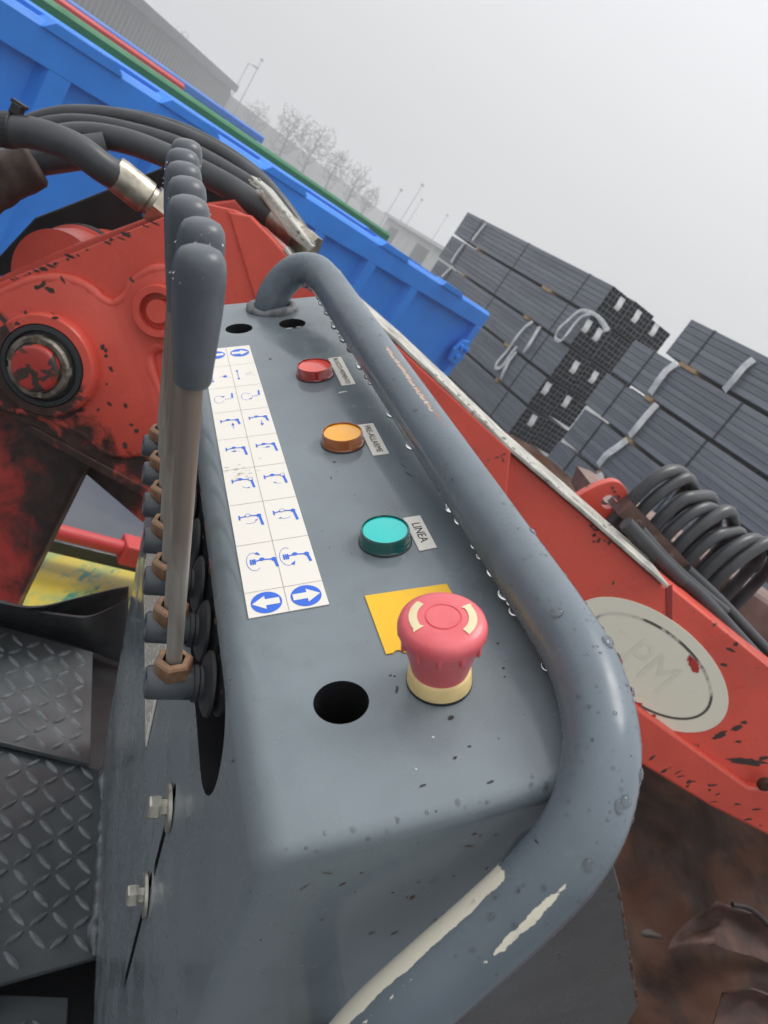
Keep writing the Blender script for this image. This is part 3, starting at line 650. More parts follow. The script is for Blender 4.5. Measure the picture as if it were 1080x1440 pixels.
# hose bracket and its row of arched hoses
br0, br1 = K3(884, 716, -.16), K3(1000, 838, -.16); bd_ = (br1 - br0).normalized(); bu = Vector((-bd_.y, bd_.x, 0)); BL = (br1 - br0).length
simple('bracket_rust', (.12, .07, .055), .5, .2, .3, 40, .4, 120)
bm = bmesh.new(); mm = frame(bd_, bu, (0, 0, 1), br0)
add_box(bm, 0, BL, -.020, .012, -.003, .003, mm); add_box(bm, BL, BL + .006, -.020, .012, -.075, .003, mm); add_box(bm, 0, BL, -.020, .012, -.078, -.072, mm); add_box(bm, -.006, 0, -.020, .012, -.075, .003, mm)
brk = finish('hose_bracket', bm, 'bracket_rust', crane)
for s in (.12, .30, .5, .70, .88):
    bm = bmesh.new(); add_lathe(bm, [(.007, .003), (.007, .009), (.004, .010), (0, .010)], frame(bd_, bu, (0, 0, 1), br0 + bd_ * BL * s - bu * .004), 6); finish('bolt', bm, 'bracket_rust', brk)
starts = [.03, .15, .31, .44, .58, .72, .90, 1.02]
for i, s in enumerate(starts):
    p = br0 + bd_ * (BL * s) + Vector((0, 0, -.03)); big = 1.0 + .10 * i / 7 + (.12 if i > 5 else 0); w_ = .05 * math.sin(i * 2.1); big *= 1 + .06 * math.sin(i * 3.7)
    pts = [p + Vector(d) * big for d in ((-.004, -.05, 0), (0, 0, 0), (.002, .038, 0), (.014, .074, -.008), (.042, .098 + w_ * .2, -.030), (.078, .099, -.058), (.108, .078, -.085), (.123, .035, -.105), (.125, -.035, -.11))]
    bm = bmesh.new(); add_tube(bm, spline(pts, 7), (.0124, .0118, .0126, .0120, .0127, .0122, .0125, .0128)[i], 14); finish('hydraulic_hose', bm, 'hose', crane, True, 60)
# hoses and pipe running on from the bracket, the inner boom beyond
for pts, r_, c_ in (([(940, 800), (985, 838), (1040, 898), (1100, 962), (1200, 1060)], .0125, -.10), ([(965, 800), (1010, 842), (1060, 895), (1120, 958), (1220, 1050)], .0105, -.14), ([(900, 745), (940, 790), (975, 822), (1020, 860)], .010, -.12), ([(880, 735), (930, 788), (960, 818)], .013, -.09)):
    bm = bmesh.new(); add_tube(bm, spline([K3(x, y, c_) for x, y in pts], 6), r_, 12); finish('hydraulic_hose', bm, 'hose', crane, True, 60)
bm = bmesh.new(); add_tube(bm, [K3(1005, 745, -.40), K3(1250, 930, -.40)], .022, 14); finish('cylinder_rod', bm, 'hose', crane, True, 60)
simple('inner_rust', (.20, .12, .10), .5, .1, .3, 12, .3, 60)
kmesh('inner_boom', [(850, 705), (870, 712), (1000, 795), (1100, 862), (1300, 1010), (1300, 1160), (1000, 900), (860, 770), (840, 730)], -.62, -.36, 'inner_rust', .004)
# hoses over the knuckle
def khose(pts, r_, name='hydraulic_hose', m='hose'):
    pts = [(-420, pts[0][1] + 150, pts[0][2] - .1), (-220, pts[0][1] + 60, pts[0][2] - .03)] + pts if pts[0][0] == -60 else pts
    bm = bmesh.new(); P_ = spline([K3(x, y, c) for x, y, c in pts], 8); add_tube(bm, P_, r_, 14); return finish(name, bm, m, crane, True, 60)
def fit_on(h, a, b, r_):
    A_, B_ = K3(*a), K3(*b); d = (B_ - A_); ln = d.length; bm = bmesh.new()
    add_lathe(bm, [(r_ * 1.12, -.01), (r_ * 1.18, 0), (r_ * 1.18, ln * .55), (r_ * 1.0, ln * .58), (r_ * 1.0, ln * .66)], axis_frame(A_, d), 20); add_lathe(bm, [(r_ * 1.35, ln * .66), (r_ * 1.35, ln)], axis_frame(A_, d), 6)
    finish('fitting', bm, 'fitting', h, True, 35)
h = khose([(-60, 178, .02), (0, 184, .02), (50, 188, .02), (105, 208, .01), (145, 236, .0), (172, 252, -.03)], .0205); fit_on(h, (168, 248, -.02), (236, 302, -.05), .0205)
h = khose([(-60, 262, -.14), (-10, 225, -.14), (50, 203, -.14), (110, 190, -.14), (175, 198, -.14), (245, 224, -.14), (310, 256, -.12), (360, 288, -.1), (398, 316, -.08)], .0185); fit_on(h, (392, 311, -.08), (440, 352, -.06), .017)
khose([(-60, 245, -.20), (10, 196, -.2), (70, 176, -.2), (125, 174, -.2), (190, 186, -.2), (255, 206, -.2), (320, 240, -.2), (370, 275, -.18), (420, 330, -.16)], .0135)
khose([(-60, 240, -.25), (20, 184, -.25), (75, 163, -.25), (130, 160, -.25), (195, 170, -.25), (265, 193, -.25), (330, 228, -.25), (385, 275, -.22), (430, 335, -.2)], .0135)
khose([(-60, 232, -.28), (40, 176, -.28), (110, 161, -.28), (180, 163, -.28), (250, 180, -.28), (315, 212, -.28), (372, 256, -.25), (420, 320, -.22)], .011)
khose([(-60, 262, -.08), (-10, 240, -.08), (40, 226, -.09), (90, 218, -.1), (150, 210, -.12)], .024)
bm = bmesh.new(); P_ = spline([K3(x, y, c) for x, y, c in ((-420, 430, -.15), (-220, 350, -.08), (-80, 310, -.05), (-40, 284, -.05), (-10, 262, -.06), (16, 247, -.07), (40, 236, -.08), (52, 230, -.085))], 6); add_tube(bm, P_, [.033] * (len(P_) - 4) + [.0325, .031, .028, .0245], 18, wob=.15); finish('hose_sleeve', bm, 'hose_sleeve', crane, True, 60)
bm = bmesh.new(); p = K3(12, 183, .02); add_lathe(bm, [(.0213, -.008), (.0228, -.007), (.0228, .007), (.0213, .008)], axis_frame(p, K3(40, 187, .02) - K3(-20, 182, .02)), 20, False); add_box(bm, -.007, .007, .021, .036, -.008, .008, frame(o=p), .002); add_box(bm, -.010, .010, .034, .039, -.006, .006, frame(o=p), .001); finish('hose_clamp', bm, 'black_steel_and_shade', crane)
# bolt head low on the boom
ring('bolt', K(1074, 1101, .006), [(.013, .0062), (.013, .012), (.009, .017), (0, .018)], 'rust', crane, 20)

# ---------------- rusty tray with scrap below the boom
TZ = -.95
bm = bmesh.new(); rn = random.Random(2); N = 26
tp = [hit_z(640, 1000, TZ), hit_z(1500, 1300, TZ)]
gx0, gx1, gy0, gy1 = -.15, 2.6, .52, 2.6; g = {}
for i in range(N + 1):
    for j in range(N + 1):
        x, y = gx0 + (gx1 - gx0) * i / N, gy0 + (gy1 - gy0) * j / N
        g[i, j] = bm.verts.new((x, y, EYE.z + TZ + .05 * mnoise.noise(Vector((x * 3, y * 3, 0))) + max(0, y - 1.35) * .5))
for i in range(N):
    for j in range(N): bm.faces.new((g[i, j], g[i + 1, j], g[i + 1, j + 1], g[i, j + 1]))
ret = bmesh.ops.extrude_face_region(bm, geom=list(bm.faces)); bmesh.ops.translate(bm, verts=[v for v in ret['geom'] if isinstance(v, bmesh.types.BMVert)], vec=(0, 0, -.02))
tag(finish('scrap_tray', bm, 'rust', None, True, 50), 'rust brown dented steel tray under the red boom', 'tray')
simple('scrap_rust', (.075, .036, .027), .55, .3, .35, 18, .5, 60, .002); simple('scrap_dark', (.035, .024, .022), .5, .4, .35, 18, .5, 60, .002)
def scrap(outline, z0, curl, label, m='scrap_rust', th=.005):
    pts = [hit_z(x, y, z) for x, y, z in outline]; bm = bmesh.new(); c = sum(pts, Vector()) / len(pts)
    n = (pts[1] - pts[0]).cross(pts[2] - pts[0]).normalized(); n = n if n.z > 0 else -n
    tops, bots = [], []
    for p in pts: tops.append(bm.verts.new(p)); bots.append(bm.verts.new(p - n * th))
    ct, cb = bm.verts.new(c + n * curl), bm.verts.new(c + n * (curl - th)); k = len(pts)
    for i in range(k):
        j = (i + 1) % k; bm.faces.new((tops[i], tops[j], ct)); bm.faces.new((bots[j], bots[i], cb)); bm.faces.new((tops[i], bots[i], bots[j], tops[j]))
    bmesh.ops.subdivide_edges(bm, edges=bm.edges, cuts=3, use_grid_fill=True, smooth=.8)
    for v in bm.verts: v.co += n * .012 * mnoise.noise(v.co * 14) + Vector((1, 0, 0)) * .008 * mnoise.noise(v.co * 22 + Vector((5, 1, 2)))
    tag(finish('scrap_piece', bm, m, None, True, 75), label, 'scrap metal', 'scrap metal in the tray')
scrap([(940, 1335, -.86), (975, 1290, -.80), (1010, 1268, -.74), (1060, 1285, -.74), (1110, 1330, -.78), (1130, 1365, -.82), (1060, 1345, -.82), (1000, 1322, -.80)], 0, .05, 'torn twisted rusty plate, upper piece of scrap in the tray')
scrap([(1004, 1440, -.82), (1016, 1398, -.76), (1048, 1388, -.72), (1100, 1400, -.74), (1130, 1470, -.80), (1060, 1490, -.84)], 0, .05, 'curled rusty plate at the lower picture corner of the tray')
scrap([(870, 1288, -.93), (955, 1302, -.9), (952, 1325, -.9), (872, 1312, -.93)], 0, .008, 'flat rusty strip lying from console plate to torn scrap', 'scrap_dark')
bm = bmesh.new(); add_tube(bm, spline([hit_z(1030, 1272, -.72), hit_z(1055, 1278, -.71), hit_z(1080, 1300, -.72), hit_z(1105, 1330, -.74)], 5), .006, 8); tag(finish('scrap_rod', bm, 'scrap_dark', None, True), 'bent dark steel rod over the torn scrap plate', 'scrap metal', 'scrap metal in the tray')

# ================================================================== THE OPERATOR PLATFORM
FZ = -.69
plat = empty('operator_platform', loc=EYE + Vector((-.1, .7, FZ))); tag(plat, 'dark grey operator floor of diamond tread plates beside the console', 'platform')
plat_inv = Vector(plat.location)
VA = Vector((-.526, .8505, 0)).normalized(); VB = Vector((VA.y, -VA.x, 0))
def lug_mesh():
    bm = bmesh.new(); n = 12; Lh, Wd, Hh = .0112, .0035, .0028; r0, r1 = [], []
    for i in range(n):
        a = 2 * math.pi * i / n; x, y = math.cos(a), math.sin(a); y = math.copysign(abs(y) ** 1.3, y)
        r0.append(bm.verts.new((x * Lh, y * Wd, 0))); r1.append(bm.verts.new((x * Lh * .78, y * Wd * .45, Hh)))
    for i in range(n): j = (i + 1) % n; bm.faces.new((r0[i], r0[j], r1[j], r1[i]))
    bm.faces.new(r1); return [v.co.copy() for v in bm.verts], [[v.index for v in f.verts] for f in (bm.verts.index_update() or bm.faces)]
LV, LF = lug_mesh()
def inside(p, poly):
    c = False
    for i in range(len(poly)):
        a, b = poly[i], poly[i - 1]
        if (a[1] > p[1]) != (b[1] > p[1]) and p[0] < (b[0] - a[0]) * (p[1] - a[1]) / (b[1] - a[1]) + a[0]: c = not c
    return c
def tread(pxs, z, label=None):
    w = [hit_z(x, y, z) for x, y in pxs]; poly = [(p.x - plat_inv.x, p.y - plat_inv.y) for p in w]; dz = z - FZ
    bm = bmesh.new(); add_prism(bm, poly, dz - .006, dz, None, .0015); pl = finish('tread_plate', bm, 'tread', plat)
    vs, fs = [], []; pit = .0205
    for i in range(-80, 80):
        for j in range(-80, 80):
            c = VA * (i * pit) + VB * (j * pit); c = Vector((c.x, c.y, 0))
            if not all(inside((c.x + dx, c.y + dy), poly) for dx in (-.008, .008) for dy in (-.008, .008)): continue
            an = math.atan2(VA.y, VA.x) + R(45 if (i + j) % 2 else -45); k = len(vs)
            for v in LV: vs.append((c.x + v.x * math.cos(an) - v.y * math.sin(an), c.y + v.x * math.sin(an) + v.y * math.cos(an), dz + v.z - .0002))
            fs += [[q + k for q in f] for f in LF]
    me = bpy.data.meshes.new('tread_lugs'); me.from_pydata(vs, [], fs); me.materials.append(MATS['tread_worn'])
    for p in me.polygons: p.use_smooth = True
    me.set_sharp_from_angle(angle=R(50))
    o = link('tread_lugs', me, pl); o['kind'] = 'stuff'
tread([(-160, 838), (0, 880), (131, 917), (127, 1074), (0, 1043), (-200, 995)], FZ + .012)
tread([(-200, 1000), (0, 1050), (146, 1083), (137, 1345), (0, 1383), (-220, 1440)], FZ)
tread([(-200, 1400), (0, 1398), (97, 1402), (88, 1560), (-200, 1600)], FZ - .03)
def plate_poly(pxs, z, th, name, m):
    w = [hit_z(x, y, z) for x, y in pxs]; bm = bmesh.new(); add_prism(bm, [(p.x - plat_inv.x, p.y - plat_inv.y) for p in w], z - FZ - th, z - FZ); return finish(name, bm, m, plat)
plate_poly([(-250, 820), (200, 880), (178, 1100), (180, 1600), (-250, 1650)], FZ - .042, .01, 'under_sheet', 'black_steel_and_shade')  # black sheet colours in the shadow gap beside the tread plates
bm = bmesh.new(); add_box(bm, -1.0 - plat_inv.x, .16 - plat_inv.x, -1.1 - plat_inv.y, .34 - plat_inv.y, -.06, -.05); finish('under_sheet', bm, 'tread', plat)  # unseen floor under the camera, added to cut upward light on the console
pts = [hit_z(x, y, FZ + .002) - plat_inv for x, y in ((148, 1080), (146, 1140), (143, 1200), (139, 1265), (133, 1310), (134, 1345))]
bm = bmesh.new(); add_tube(bm, spline(pts, 10), .0055, 8, wob=.9); finish('weld', bm, 'weld', plat, True, 180)
# bowed black toe sheet at the far edge: two sheets meeting in a slim pocket
def sheet(top, bot, zt_, zb_, name):
    a = spline([hit_z(x, y, zt_) - plat_inv for x, y in top], 6); b = spline([hit_z(x, y, zb_) - plat_inv for x, y in bot], 6); bm = bmesh.new(); th = Vector((.0, .006, 0)); rows = []
    for p, q in zip(a, b): rows.append([bm.verts.new(v) for v in (p, p + th, q + th, q)])
    for r1, r2 in zip(rows, rows[1:]):
        for k in range(4): bm.faces.new((r1[k], r1[(k + 1) % 4], r2[(k + 1) % 4], r2[k]))
    bm.faces.new(rows[0]); bm.faces.new(rows[-1][::-1]); return finish(name, bm, 'grey_dark', plat, True, 40)
sheet([(-140, 806), (0, 847), (45, 859), (90, 866), (122, 868), (150, 858), (176, 844)], [(-140, 838), (0, 880), (45, 892), (90, 904), (131, 917), (150, 925), (176, 935)], FZ + .09, FZ - .03, 'toe_sheet')
sheet([(-140, 812), (0, 848), (52, 854), (110, 841), (155, 830), (178, 826)], [(-140, 838), (0, 866), (52, 880), (110, 882), (155, 882), (178, 880)], FZ + .10, FZ - .03, 'toe_sheet')

# ================================================================== THE CONTROL CONSOLE
CU, CV, CN = Vector((0.709331, 0.398406, 0.581483)), Vector((-0.525755, 0.848519, 0.059983)), Vector((-0.469501, -0.348265, 0.811345))
CO = EYE + Vector((-0.031143, 0.315807, -0.168318))
con = empty('control_console', frame(CU, CV, CN, CO))
tag(con, 'sloped grey crane control console with lever row, signal lamps and handrail', 'control console')
UP = Vector((.5815, .0600, .8113)).normalized()
AL = R(18); P0 = Vector((-.014, 0, -.012)); FM = Vector((-math.cos(AL), 0, math.sin(AL))); FY = Vector((math.sin(AL), 0, math.cos(AL)))
FF = frame((0, -1, 0), FY, FM, P0)          # frame of the lever face: x nearer to us, y up the face, z out of it
ta = math.tan(AL)
V0, V1 = -.1315, .392
bm = bmesh.new(); CS = frame((1, 0, 0), (0, 0, 1), (0, -1, 0))
add_prism(bm, [(-.0101, 0), (-.0101 - .75 * ta, -.75), (.124, -.75), (.124, 0)], -V1, -V0, CS)
bmesh.ops.recalc_face_normals(bm, faces=bm.faces)
bmesh.ops.bisect_plane(bm, geom=bm.verts[:] + bm.edges[:] + bm.faces[:], plane_co=UP * -.5215, plane_no=UP, clear_inner=True)
bmesh.ops.contextual_create(bm, geom=[e for e in bm.edges if e.is_boundary])
def edges(f): return [e for e in bm.edges if all(f(v.co) for v in e.verts)]
bmesh.ops.bevel(bm, geom=edges(lambda c: abs(c.x + .0101) < 1e-4 and abs(c.z) < 1e-4), offset=.0109, segments=7, affect='EDGES', profile=.5)
bmesh.ops.bevel(bm, geom=edges(lambda c: abs(c.x - .124) < 1e-4 and abs(c.z) < 1e-4), offset=.006, segments=4, affect='EDGES', profile=.5)
bmesh.ops.bevel(bm, geom=[e for e in edges(lambda c: abs(c.y - V0) < 1e-4)], offset=.0065, segments=5, affect='EDGES', profile=.5)
house = finish('housing', bm, 'grey_enamel', con, True, 28)
cuts = []
def cutter(bm): cuts.append(finish('cutter', bm, 'black_steel_and_shade', con))  # black cut faces paint in the darkness inside the hollow housing
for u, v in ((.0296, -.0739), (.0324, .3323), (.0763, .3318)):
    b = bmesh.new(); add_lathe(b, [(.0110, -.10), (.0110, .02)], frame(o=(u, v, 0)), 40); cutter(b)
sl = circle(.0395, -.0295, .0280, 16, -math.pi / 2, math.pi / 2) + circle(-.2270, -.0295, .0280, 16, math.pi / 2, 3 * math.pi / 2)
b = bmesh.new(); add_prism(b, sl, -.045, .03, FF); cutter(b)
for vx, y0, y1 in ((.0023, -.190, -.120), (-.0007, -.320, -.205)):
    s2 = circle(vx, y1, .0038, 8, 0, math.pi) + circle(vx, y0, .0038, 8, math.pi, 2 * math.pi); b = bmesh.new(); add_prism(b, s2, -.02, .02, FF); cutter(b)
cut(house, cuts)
for p in house.data.polygons: p.use_smooth = True
house.data.set_sharp_from_angle(angle=R(28))
# gusset plate at the near end, flaring out behind the rail
bm = bmesh.new(); add_prism(bm, [(.1311, -.0746), (.1668, -.203), (.1634, -.2392), (.11, -.34), (.02, -.34), (.035, -.15), (.086, -.03), (.1135, -.022)], .1322, .1362, CS, .0008)
t = grey_paint('grey_plate', (.075, .078, .082), .34); finish('gusset_plate', bm, 'grey_plate', con)
# bolts of the lever face
for x, y in ((.0023, -.1336), (-.0007, -.2204)):
    m_ = FF @ Matrix.Translation((x, y, 0)); bm = bmesh.new(); add_lathe(bm, [(.0045, .0024), (.0045, .0055), (.0062, .0055), (.0066, .0070), (.0066, .0108), (.0058, .0118), (0, .0118)], m_, 6); bo = finish('bolt', bm, 'zinc', con)
    bm = bmesh.new(); add_lathe(bm, [(.0130, .0004), (.0130, .0022), (.0048, .0023), (.0048, .0004)], m_ @ Matrix.Rotation(R(3), 4, 'X'), 32); finish('washer', bm, 'zinc', bo, True, 35)
# specification plate low on the lever face
bm = bmesh.new(); add_box(bm, -.31, -.106, -.212, -.105, .0004, .0012, FF); spl = finish('specification_plate', bm, 'label_paper', con)
bm = bmesh.new(); rn = random.Random(4)
for i in range(22):
    y = -.207 + i * .0045; x = -.305
    while x < -.115:
        w_ = rn.uniform(.004, .02); add_box(bm, x, min(x + w_, -.112), y, y + .0016, .00125, .0014, FF); x += w_ + rn.uniform(.002, .005)
finish('printed_lines', bm, 'print_grey', spl)

# ---- pictogram strip
H = .037; CWD = .0182
rowv = [7.941 * H] + [k * H for k in range(7, -1, -1)] + [-.463 * H]
bm = bmesh.new(); add_box(bm, 0, 2 * CWD, rowv[-1], rowv[0], .0002, .0006); strip = finish('pictogram_strip', bm, 'label_paper', con)
bm = bmesh.new(); Z1 = .00075
def ln(b, x0, y0, x1, y1, w, z=Z1):
    d = Vector((x1 - x0, y1 - y0)); n = Vector((-d.y, d.x)).normalized() * w / 2
    flat(b, [(x0 + n.x, y0 + n.y), (x0 - n.x, y0 - n.y), (x1 - n.x, y1 - n.y), (x1 + n.x, y1 + n.y)], z)
for v in rowv[1:-1]: ln(bm, 0, v, 2 * CWD, v, .00022)
ln(bm, CWD, rowv[-1], CWD, rowv[0], .00022); finish('grid_lines', bm, 'print_grey', strip)
def disc(b, x, y, rx, ry, z=Z1, n=20): flat(b, [(x + rx * math.cos(2 * math.pi * i / n), y + ry * math.sin(2 * math.pi * i / n)) for i in range(n)], z)
def hoop(b, x, y, rx, ry, w, a0=0, a1=360, n=28):
    for i in range(n):
        a, c = R(a0 + (a1 - a0) * i / n), R(a0 + (a1 - a0) * (i + 1) / n)
        flat(b, [(x + (rx + s) * math.cos(q), y + (ry + s) * math.sin(q)) for q, s in ((a, 0), (a, -w), (c, -w), (c, 0))], Z1)
def tri(b, x, y, ang, s):
    a = R(ang); flat(b, [(x + s * math.cos(a), y + s * math.sin(a)), (x + s * .6 * math.cos(a + 2.3), y + s * .6 * math.sin(a + 2.3)), (x + s * .6 * math.cos(a - 2.3), y + s * .6 * math.sin(a - 2.3))], Z1 + .0001)
def crane_sign(b, x, y, open_=None, short=False, dbl=False):
    """small boom diagram: foot tick, shoulder bump, elbow and hanging leg; open_ marks the hinge drawn as a ring"""
    x1 = x + .0102
    ln(b, x, y, x + .0045, y + .0010, .0009); ln(b, x + .0045, y + .0010, x1, y, .0009)
    ln(b, x, y - .0021, x, y + .0021, .0008)
    if dbl: ln(b, x - .0010, y - .0021, x - .0010, y + .0021, .0008); ln(b, x + .001, y - .0021, x + .001, y + .0021, .0008)
    for nm, px, py, rx, ry in (('s', x + .0045, y + .0012, .0013, .0013), ('e', x1, y, .0013, .0015)):
        if open_ == nm: disc(b2, px, py, rx * 1.05, ry * 1.05, Z1 + .0001); hoop(b, px, py, rx * 1.1, ry * 1.1, .00028); [setattr(v.co, 'z', Z1 + .0002) for v in b.verts[-112:]]
        else: disc(b, px, py, rx, ry, Z1 + .00005)
    ln(b, x1 + .0003, y - .0002, x1 + .0011, y - (.0062 if short else .0090), .0014)
def arrow_disc(b, cx, cy, s):
    disc(b, cx, cy, .0071, .0073, Z1, 40)
    flat(b2, [(cx + s * x, cy + y) for x, y in (((-.0060, -.0021), (.0005, -.0021), (.0005, -.0046), (.0066, 0), (.0005, .0046), (.0005, .0021), (-.0060, .0021)))], Z1 + .0001)
for c in range(2):
    x0 = c * CWD
    for r_ in range(9):
        vt, vb = rowv[r_], rowv[r_ + 1]; mid = (vt + vb) / 2; b = bmesh.new(); b2 = bmesh.new(); lf = c == 0; yy = vb + H * .60
        if r_ == 0: arrow_disc(b, x0 + CWD * .52, vt - .0130, -1 if lf else 1)
        elif r_ == 8: arrow_disc(b, x0 + CWD * .50, mid - .0001, -1 if lf else 1)
        elif r_ == 1:
            x = x0 + .0040; ln(b, x, mid - .004, x, mid + .005, .0004); tri(b, x, mid + .007, 90, .0022); tri(b, x, mid - .006, -90, .0022)
            for dx, dy in ((.0055, 0), (.0068, .001), (.0081, -.001), (.0095, .002), (.0105, -.002), (.0085, .003)): ln(b, x + dx, mid + dy, x + dx + .0009, mid + dy, .0005)
            if lf: disc(b, x + .009, mid, .0014, .0016)
        elif r_ == 2:
            hoop(b, x0 + .0058, mid + .001, .0034, .0056, .00025, 30, 330); tri(b, x0 + (.0088 if lf else .0085), mid + (.0045 if lf else -.003), 160 if lf else 40, .0018)
            for dx in (.0098, .0114, .0128): ln(b, x0 + dx, mid + .0004, x0 + dx + .0005, mid + .0004, .0016)
            ln(b, x0 + .0146, mid + .0010, x0 + .0150, mid + .0086, .0012)
        elif r_ == 3:
            crane_sign(b, x0 + .0042, yy + .002, None, True); x = x0 + .0112; s = 1 if lf else -1; y = yy - .0060
            ln(b, x, y - .003, x, y + .003, .0004); tri(b, x, y + s * .002, 90 * s, .0024)
        elif r_ == 4:
            crane_sign(b, x0 + .0042, yy + .002, None); s = -1 if lf else 1; ln(b, x0 + .0070, yy - .0012, x0 + .0122, yy - .0014, .0002); tri(b, x0 + (.0088 if lf else .0105), yy - .0010, 180 if lf else 0, .0020)
        elif r_ == 5:
            crane_sign(b, x0 + .0042, yy + .002, 'e'); hoop(b, x0 + .0118, yy - .0015, .0034, .0052, .00022, 215, 280, 8); tri(b, x0 + (.0124 if lf else .0092), yy - (.0066 if lf else .0052), 0 if lf else 170, .0012)
        elif r_ == 6:
            crane_sign(b, x0 + .0042, yy + .002, 's'); hoop(b, x0 + .0095, yy + .006, .0060, .0105, .00022, 245, 300, 8); tri(b, x0 + (.0126 if lf else .0070), yy - (.0020 if lf else .0034), 45 if lf else 190, .0013)
        elif r_ == 7:
            crane_sign(b, x0 + .0066 - (.002 if not lf else 0), yy, None, True, True); xx = x0 + (.0072 if lf else .0052)
            hoop(b, xx, yy + .0002, .0037, .0072, .00025, 60 if lf else 60, 310 if lf else 300); tri(b, xx + .0022, yy + (.0062 if lf else -.0060), -50 if lf else 60, .0022)
        pc = finish('pictogram', b, 'print_blue', strip)
        if len(b2.verts): finish('pictogram_knockout', b2, 'label_paper', pc)
        else: b2.free()
# scuffs on the strip
bm = bmesh.new(); rn = random.Random(6)
for i in range(26):
    x, y = .010 + rn.gauss(0, .004), 3.02 * H - .004 + rn.gauss(0, .004); a = rn.uniform(-.5, .5); l_ = rn.uniform(.0008, .003); ln(bm, x, y, x + l_ * math.cos(a), y + l_ * math.sin(a), rn.uniform(.00015, .0004), Z1 + .0003)
finish('scuff_marks', bm, 'print_grey', strip)['kind'] = 'stuff'

# ---- signal lamps and their text labels
def lamp(u, v, colour, txt, corners, size, label):
    m_ = frame(o=(u, v, 0)); bm = bmesh.new()
    add_lathe(bm, [(.0129, .0002), (.0131, .0010), (.0127, .0016), (.0125, .0020), (.0125, .0070), (.0121, .0080), (.0117, .0080), (.0114, .0073)], m_, 48, False); rim = finish('signal_lamp', bm, 'rim_' + colour, con, True, 40); rim['label'] = label
    bm = bmesh.new(); add_lathe(bm, [(.01145, .0015), (.01145, .0066), (.0112, .0071), (.006, .0076), (0, .0077)], m_, 48); finish('lens', bm, 'lens_' + colour, rim, True, 40)
    bm = bmesh.new(); add_lathe(bm, [(.0136, .0001), (.0136, .0006), (.0128, .0009)], m_, 48, False); finish('gasket', bm, 'rubber', rim, True, 40)
    bm = bmesh.new(); add_prism(bm, corners, .0002, .0006); lb = finish('text_label', bm, 'label_paper', con)
    cx, cy = sum(p[0] for p in corners) / 4, sum(p[1] for p in corners) / 4
    lettering('lettering', txt, size, 'print_black', frame((0, -1, 0), (1, 0, 0), (0, 0, 1), (cx, cy, .0008)), lb)
lamp(.0757, .2275, 'red', 'BLOCCO MOMENTO', [(.0905, .2535), (.0905, .2045), (.1005, .2045), (.1005, .2535)], .0048, 'red signal lamp')
lamp(.0740, .1262, 'amber', 'PRE-ALLARME', [(.0880, .1453), (.0880, .1057), (.0980, .1057), (.0980, .1453)], .0056, 'amber signal lamp')
lamp(.0733, .0226, 'green', 'LINEA', [(.0875, .0392), (.0875, .0100), (.0968, .0105), (.0968, .0392)], .0064, 'green signal lamp')
# ---- emergency stop
bm = bmesh.new(); tb = [(.0533, -.0157), (.0924, -.0173), (.0940, -.0545), (.066, -.0545), (.0640, -.0538), (.0625, -.0552), (.0608, -.0550), (.0595, -.0532), (.0578, -.0529), (.0560, -.0541), (.0532, -.0539)]
add_prism(bm, tb[::-1], .0002, .0006); finish('yellow_sticker', bm, 'label_yellow', con)
EU, EV = .0702, -.0735; m_ = frame(o=(EU, EV, 0))
bm = bmesh.new(); add_lathe(bm, [(.0134, .0002), (.0134, .0014), (.0128, .0016)], m_, 48, False); es = finish('emergency_stop', bm, 'rubber', con, True, 40); es['label'] = 'red mushroom emergency stop button on yellow collar'
bm = bmesh.new(); add_lathe(bm, [(.0132, .0014), (.0126, .0074), (.0119, .0082), (.0105, .0090), (.0100, .0080)], m_, 48, False); finish('collar', bm, 'button_yellow', es, True, 40)
bm = bmesh.new(); add_lathe(bm, [(.0112, .0060), (.0117, .0090), (.0133, .0165), (.0151, .0225), (.0163, .0260), (.0173, .0288), (.0173, .0308), (.0166, .0328), (.0150, .0341), (.0115, .0348), (.0072, .0350), (.00695, .0346), (.0066, .0346), (.0063, .0351), (0, .0353)], m_, 64)
for k in range(12):
    a = 2 * math.pi * (k + .3) / 12; add_box(bm, .0128, .0172, -.0008, .0008, .0238, .0290, m_ @ frame((math.cos(a), math.sin(a), 0), (-math.sin(a), math.cos(a), 0)), .0004)
cap = finish('mushroom_cap', bm, 'button_red', es, True, 35)
def hz(r): return .0350 - .0002 * (r - .0072) / .0043 if r < .0115 else .0348 - .0007 * (r - .0115) / .0035
for a0, a1, d_ in ((120, 200, 1), (-60, 20, 1)):
    bm = bmesh.new(); n = 12; prev = None
    for i in range(n + 1):
        a = R(a0 + (a1 - a0) * i / n); w0, w1 = .0098, .0130; 
        if i == n: w0, w1 = .0089, .0139
        if i == n - 1 : w0, w1 = .0098, .0130
        cur = [bm.verts.new((EU + r * math.cos(a + (R(4) if (i == n and q == 1) else 0)), EV + r * math.sin(a + (0)), hz(r) + .0003)) for q, r in enumerate((w0, (w0 + w1) / 2, w1))]
        if prev: bm.faces.new((prev[0], prev[1], cur[1], cur[0])); bm.faces.new((prev[1], prev[2], cur[2], cur[1]))
        prev = cur
    finish('turn_arrow', bm, 'button_cream', cap, True)

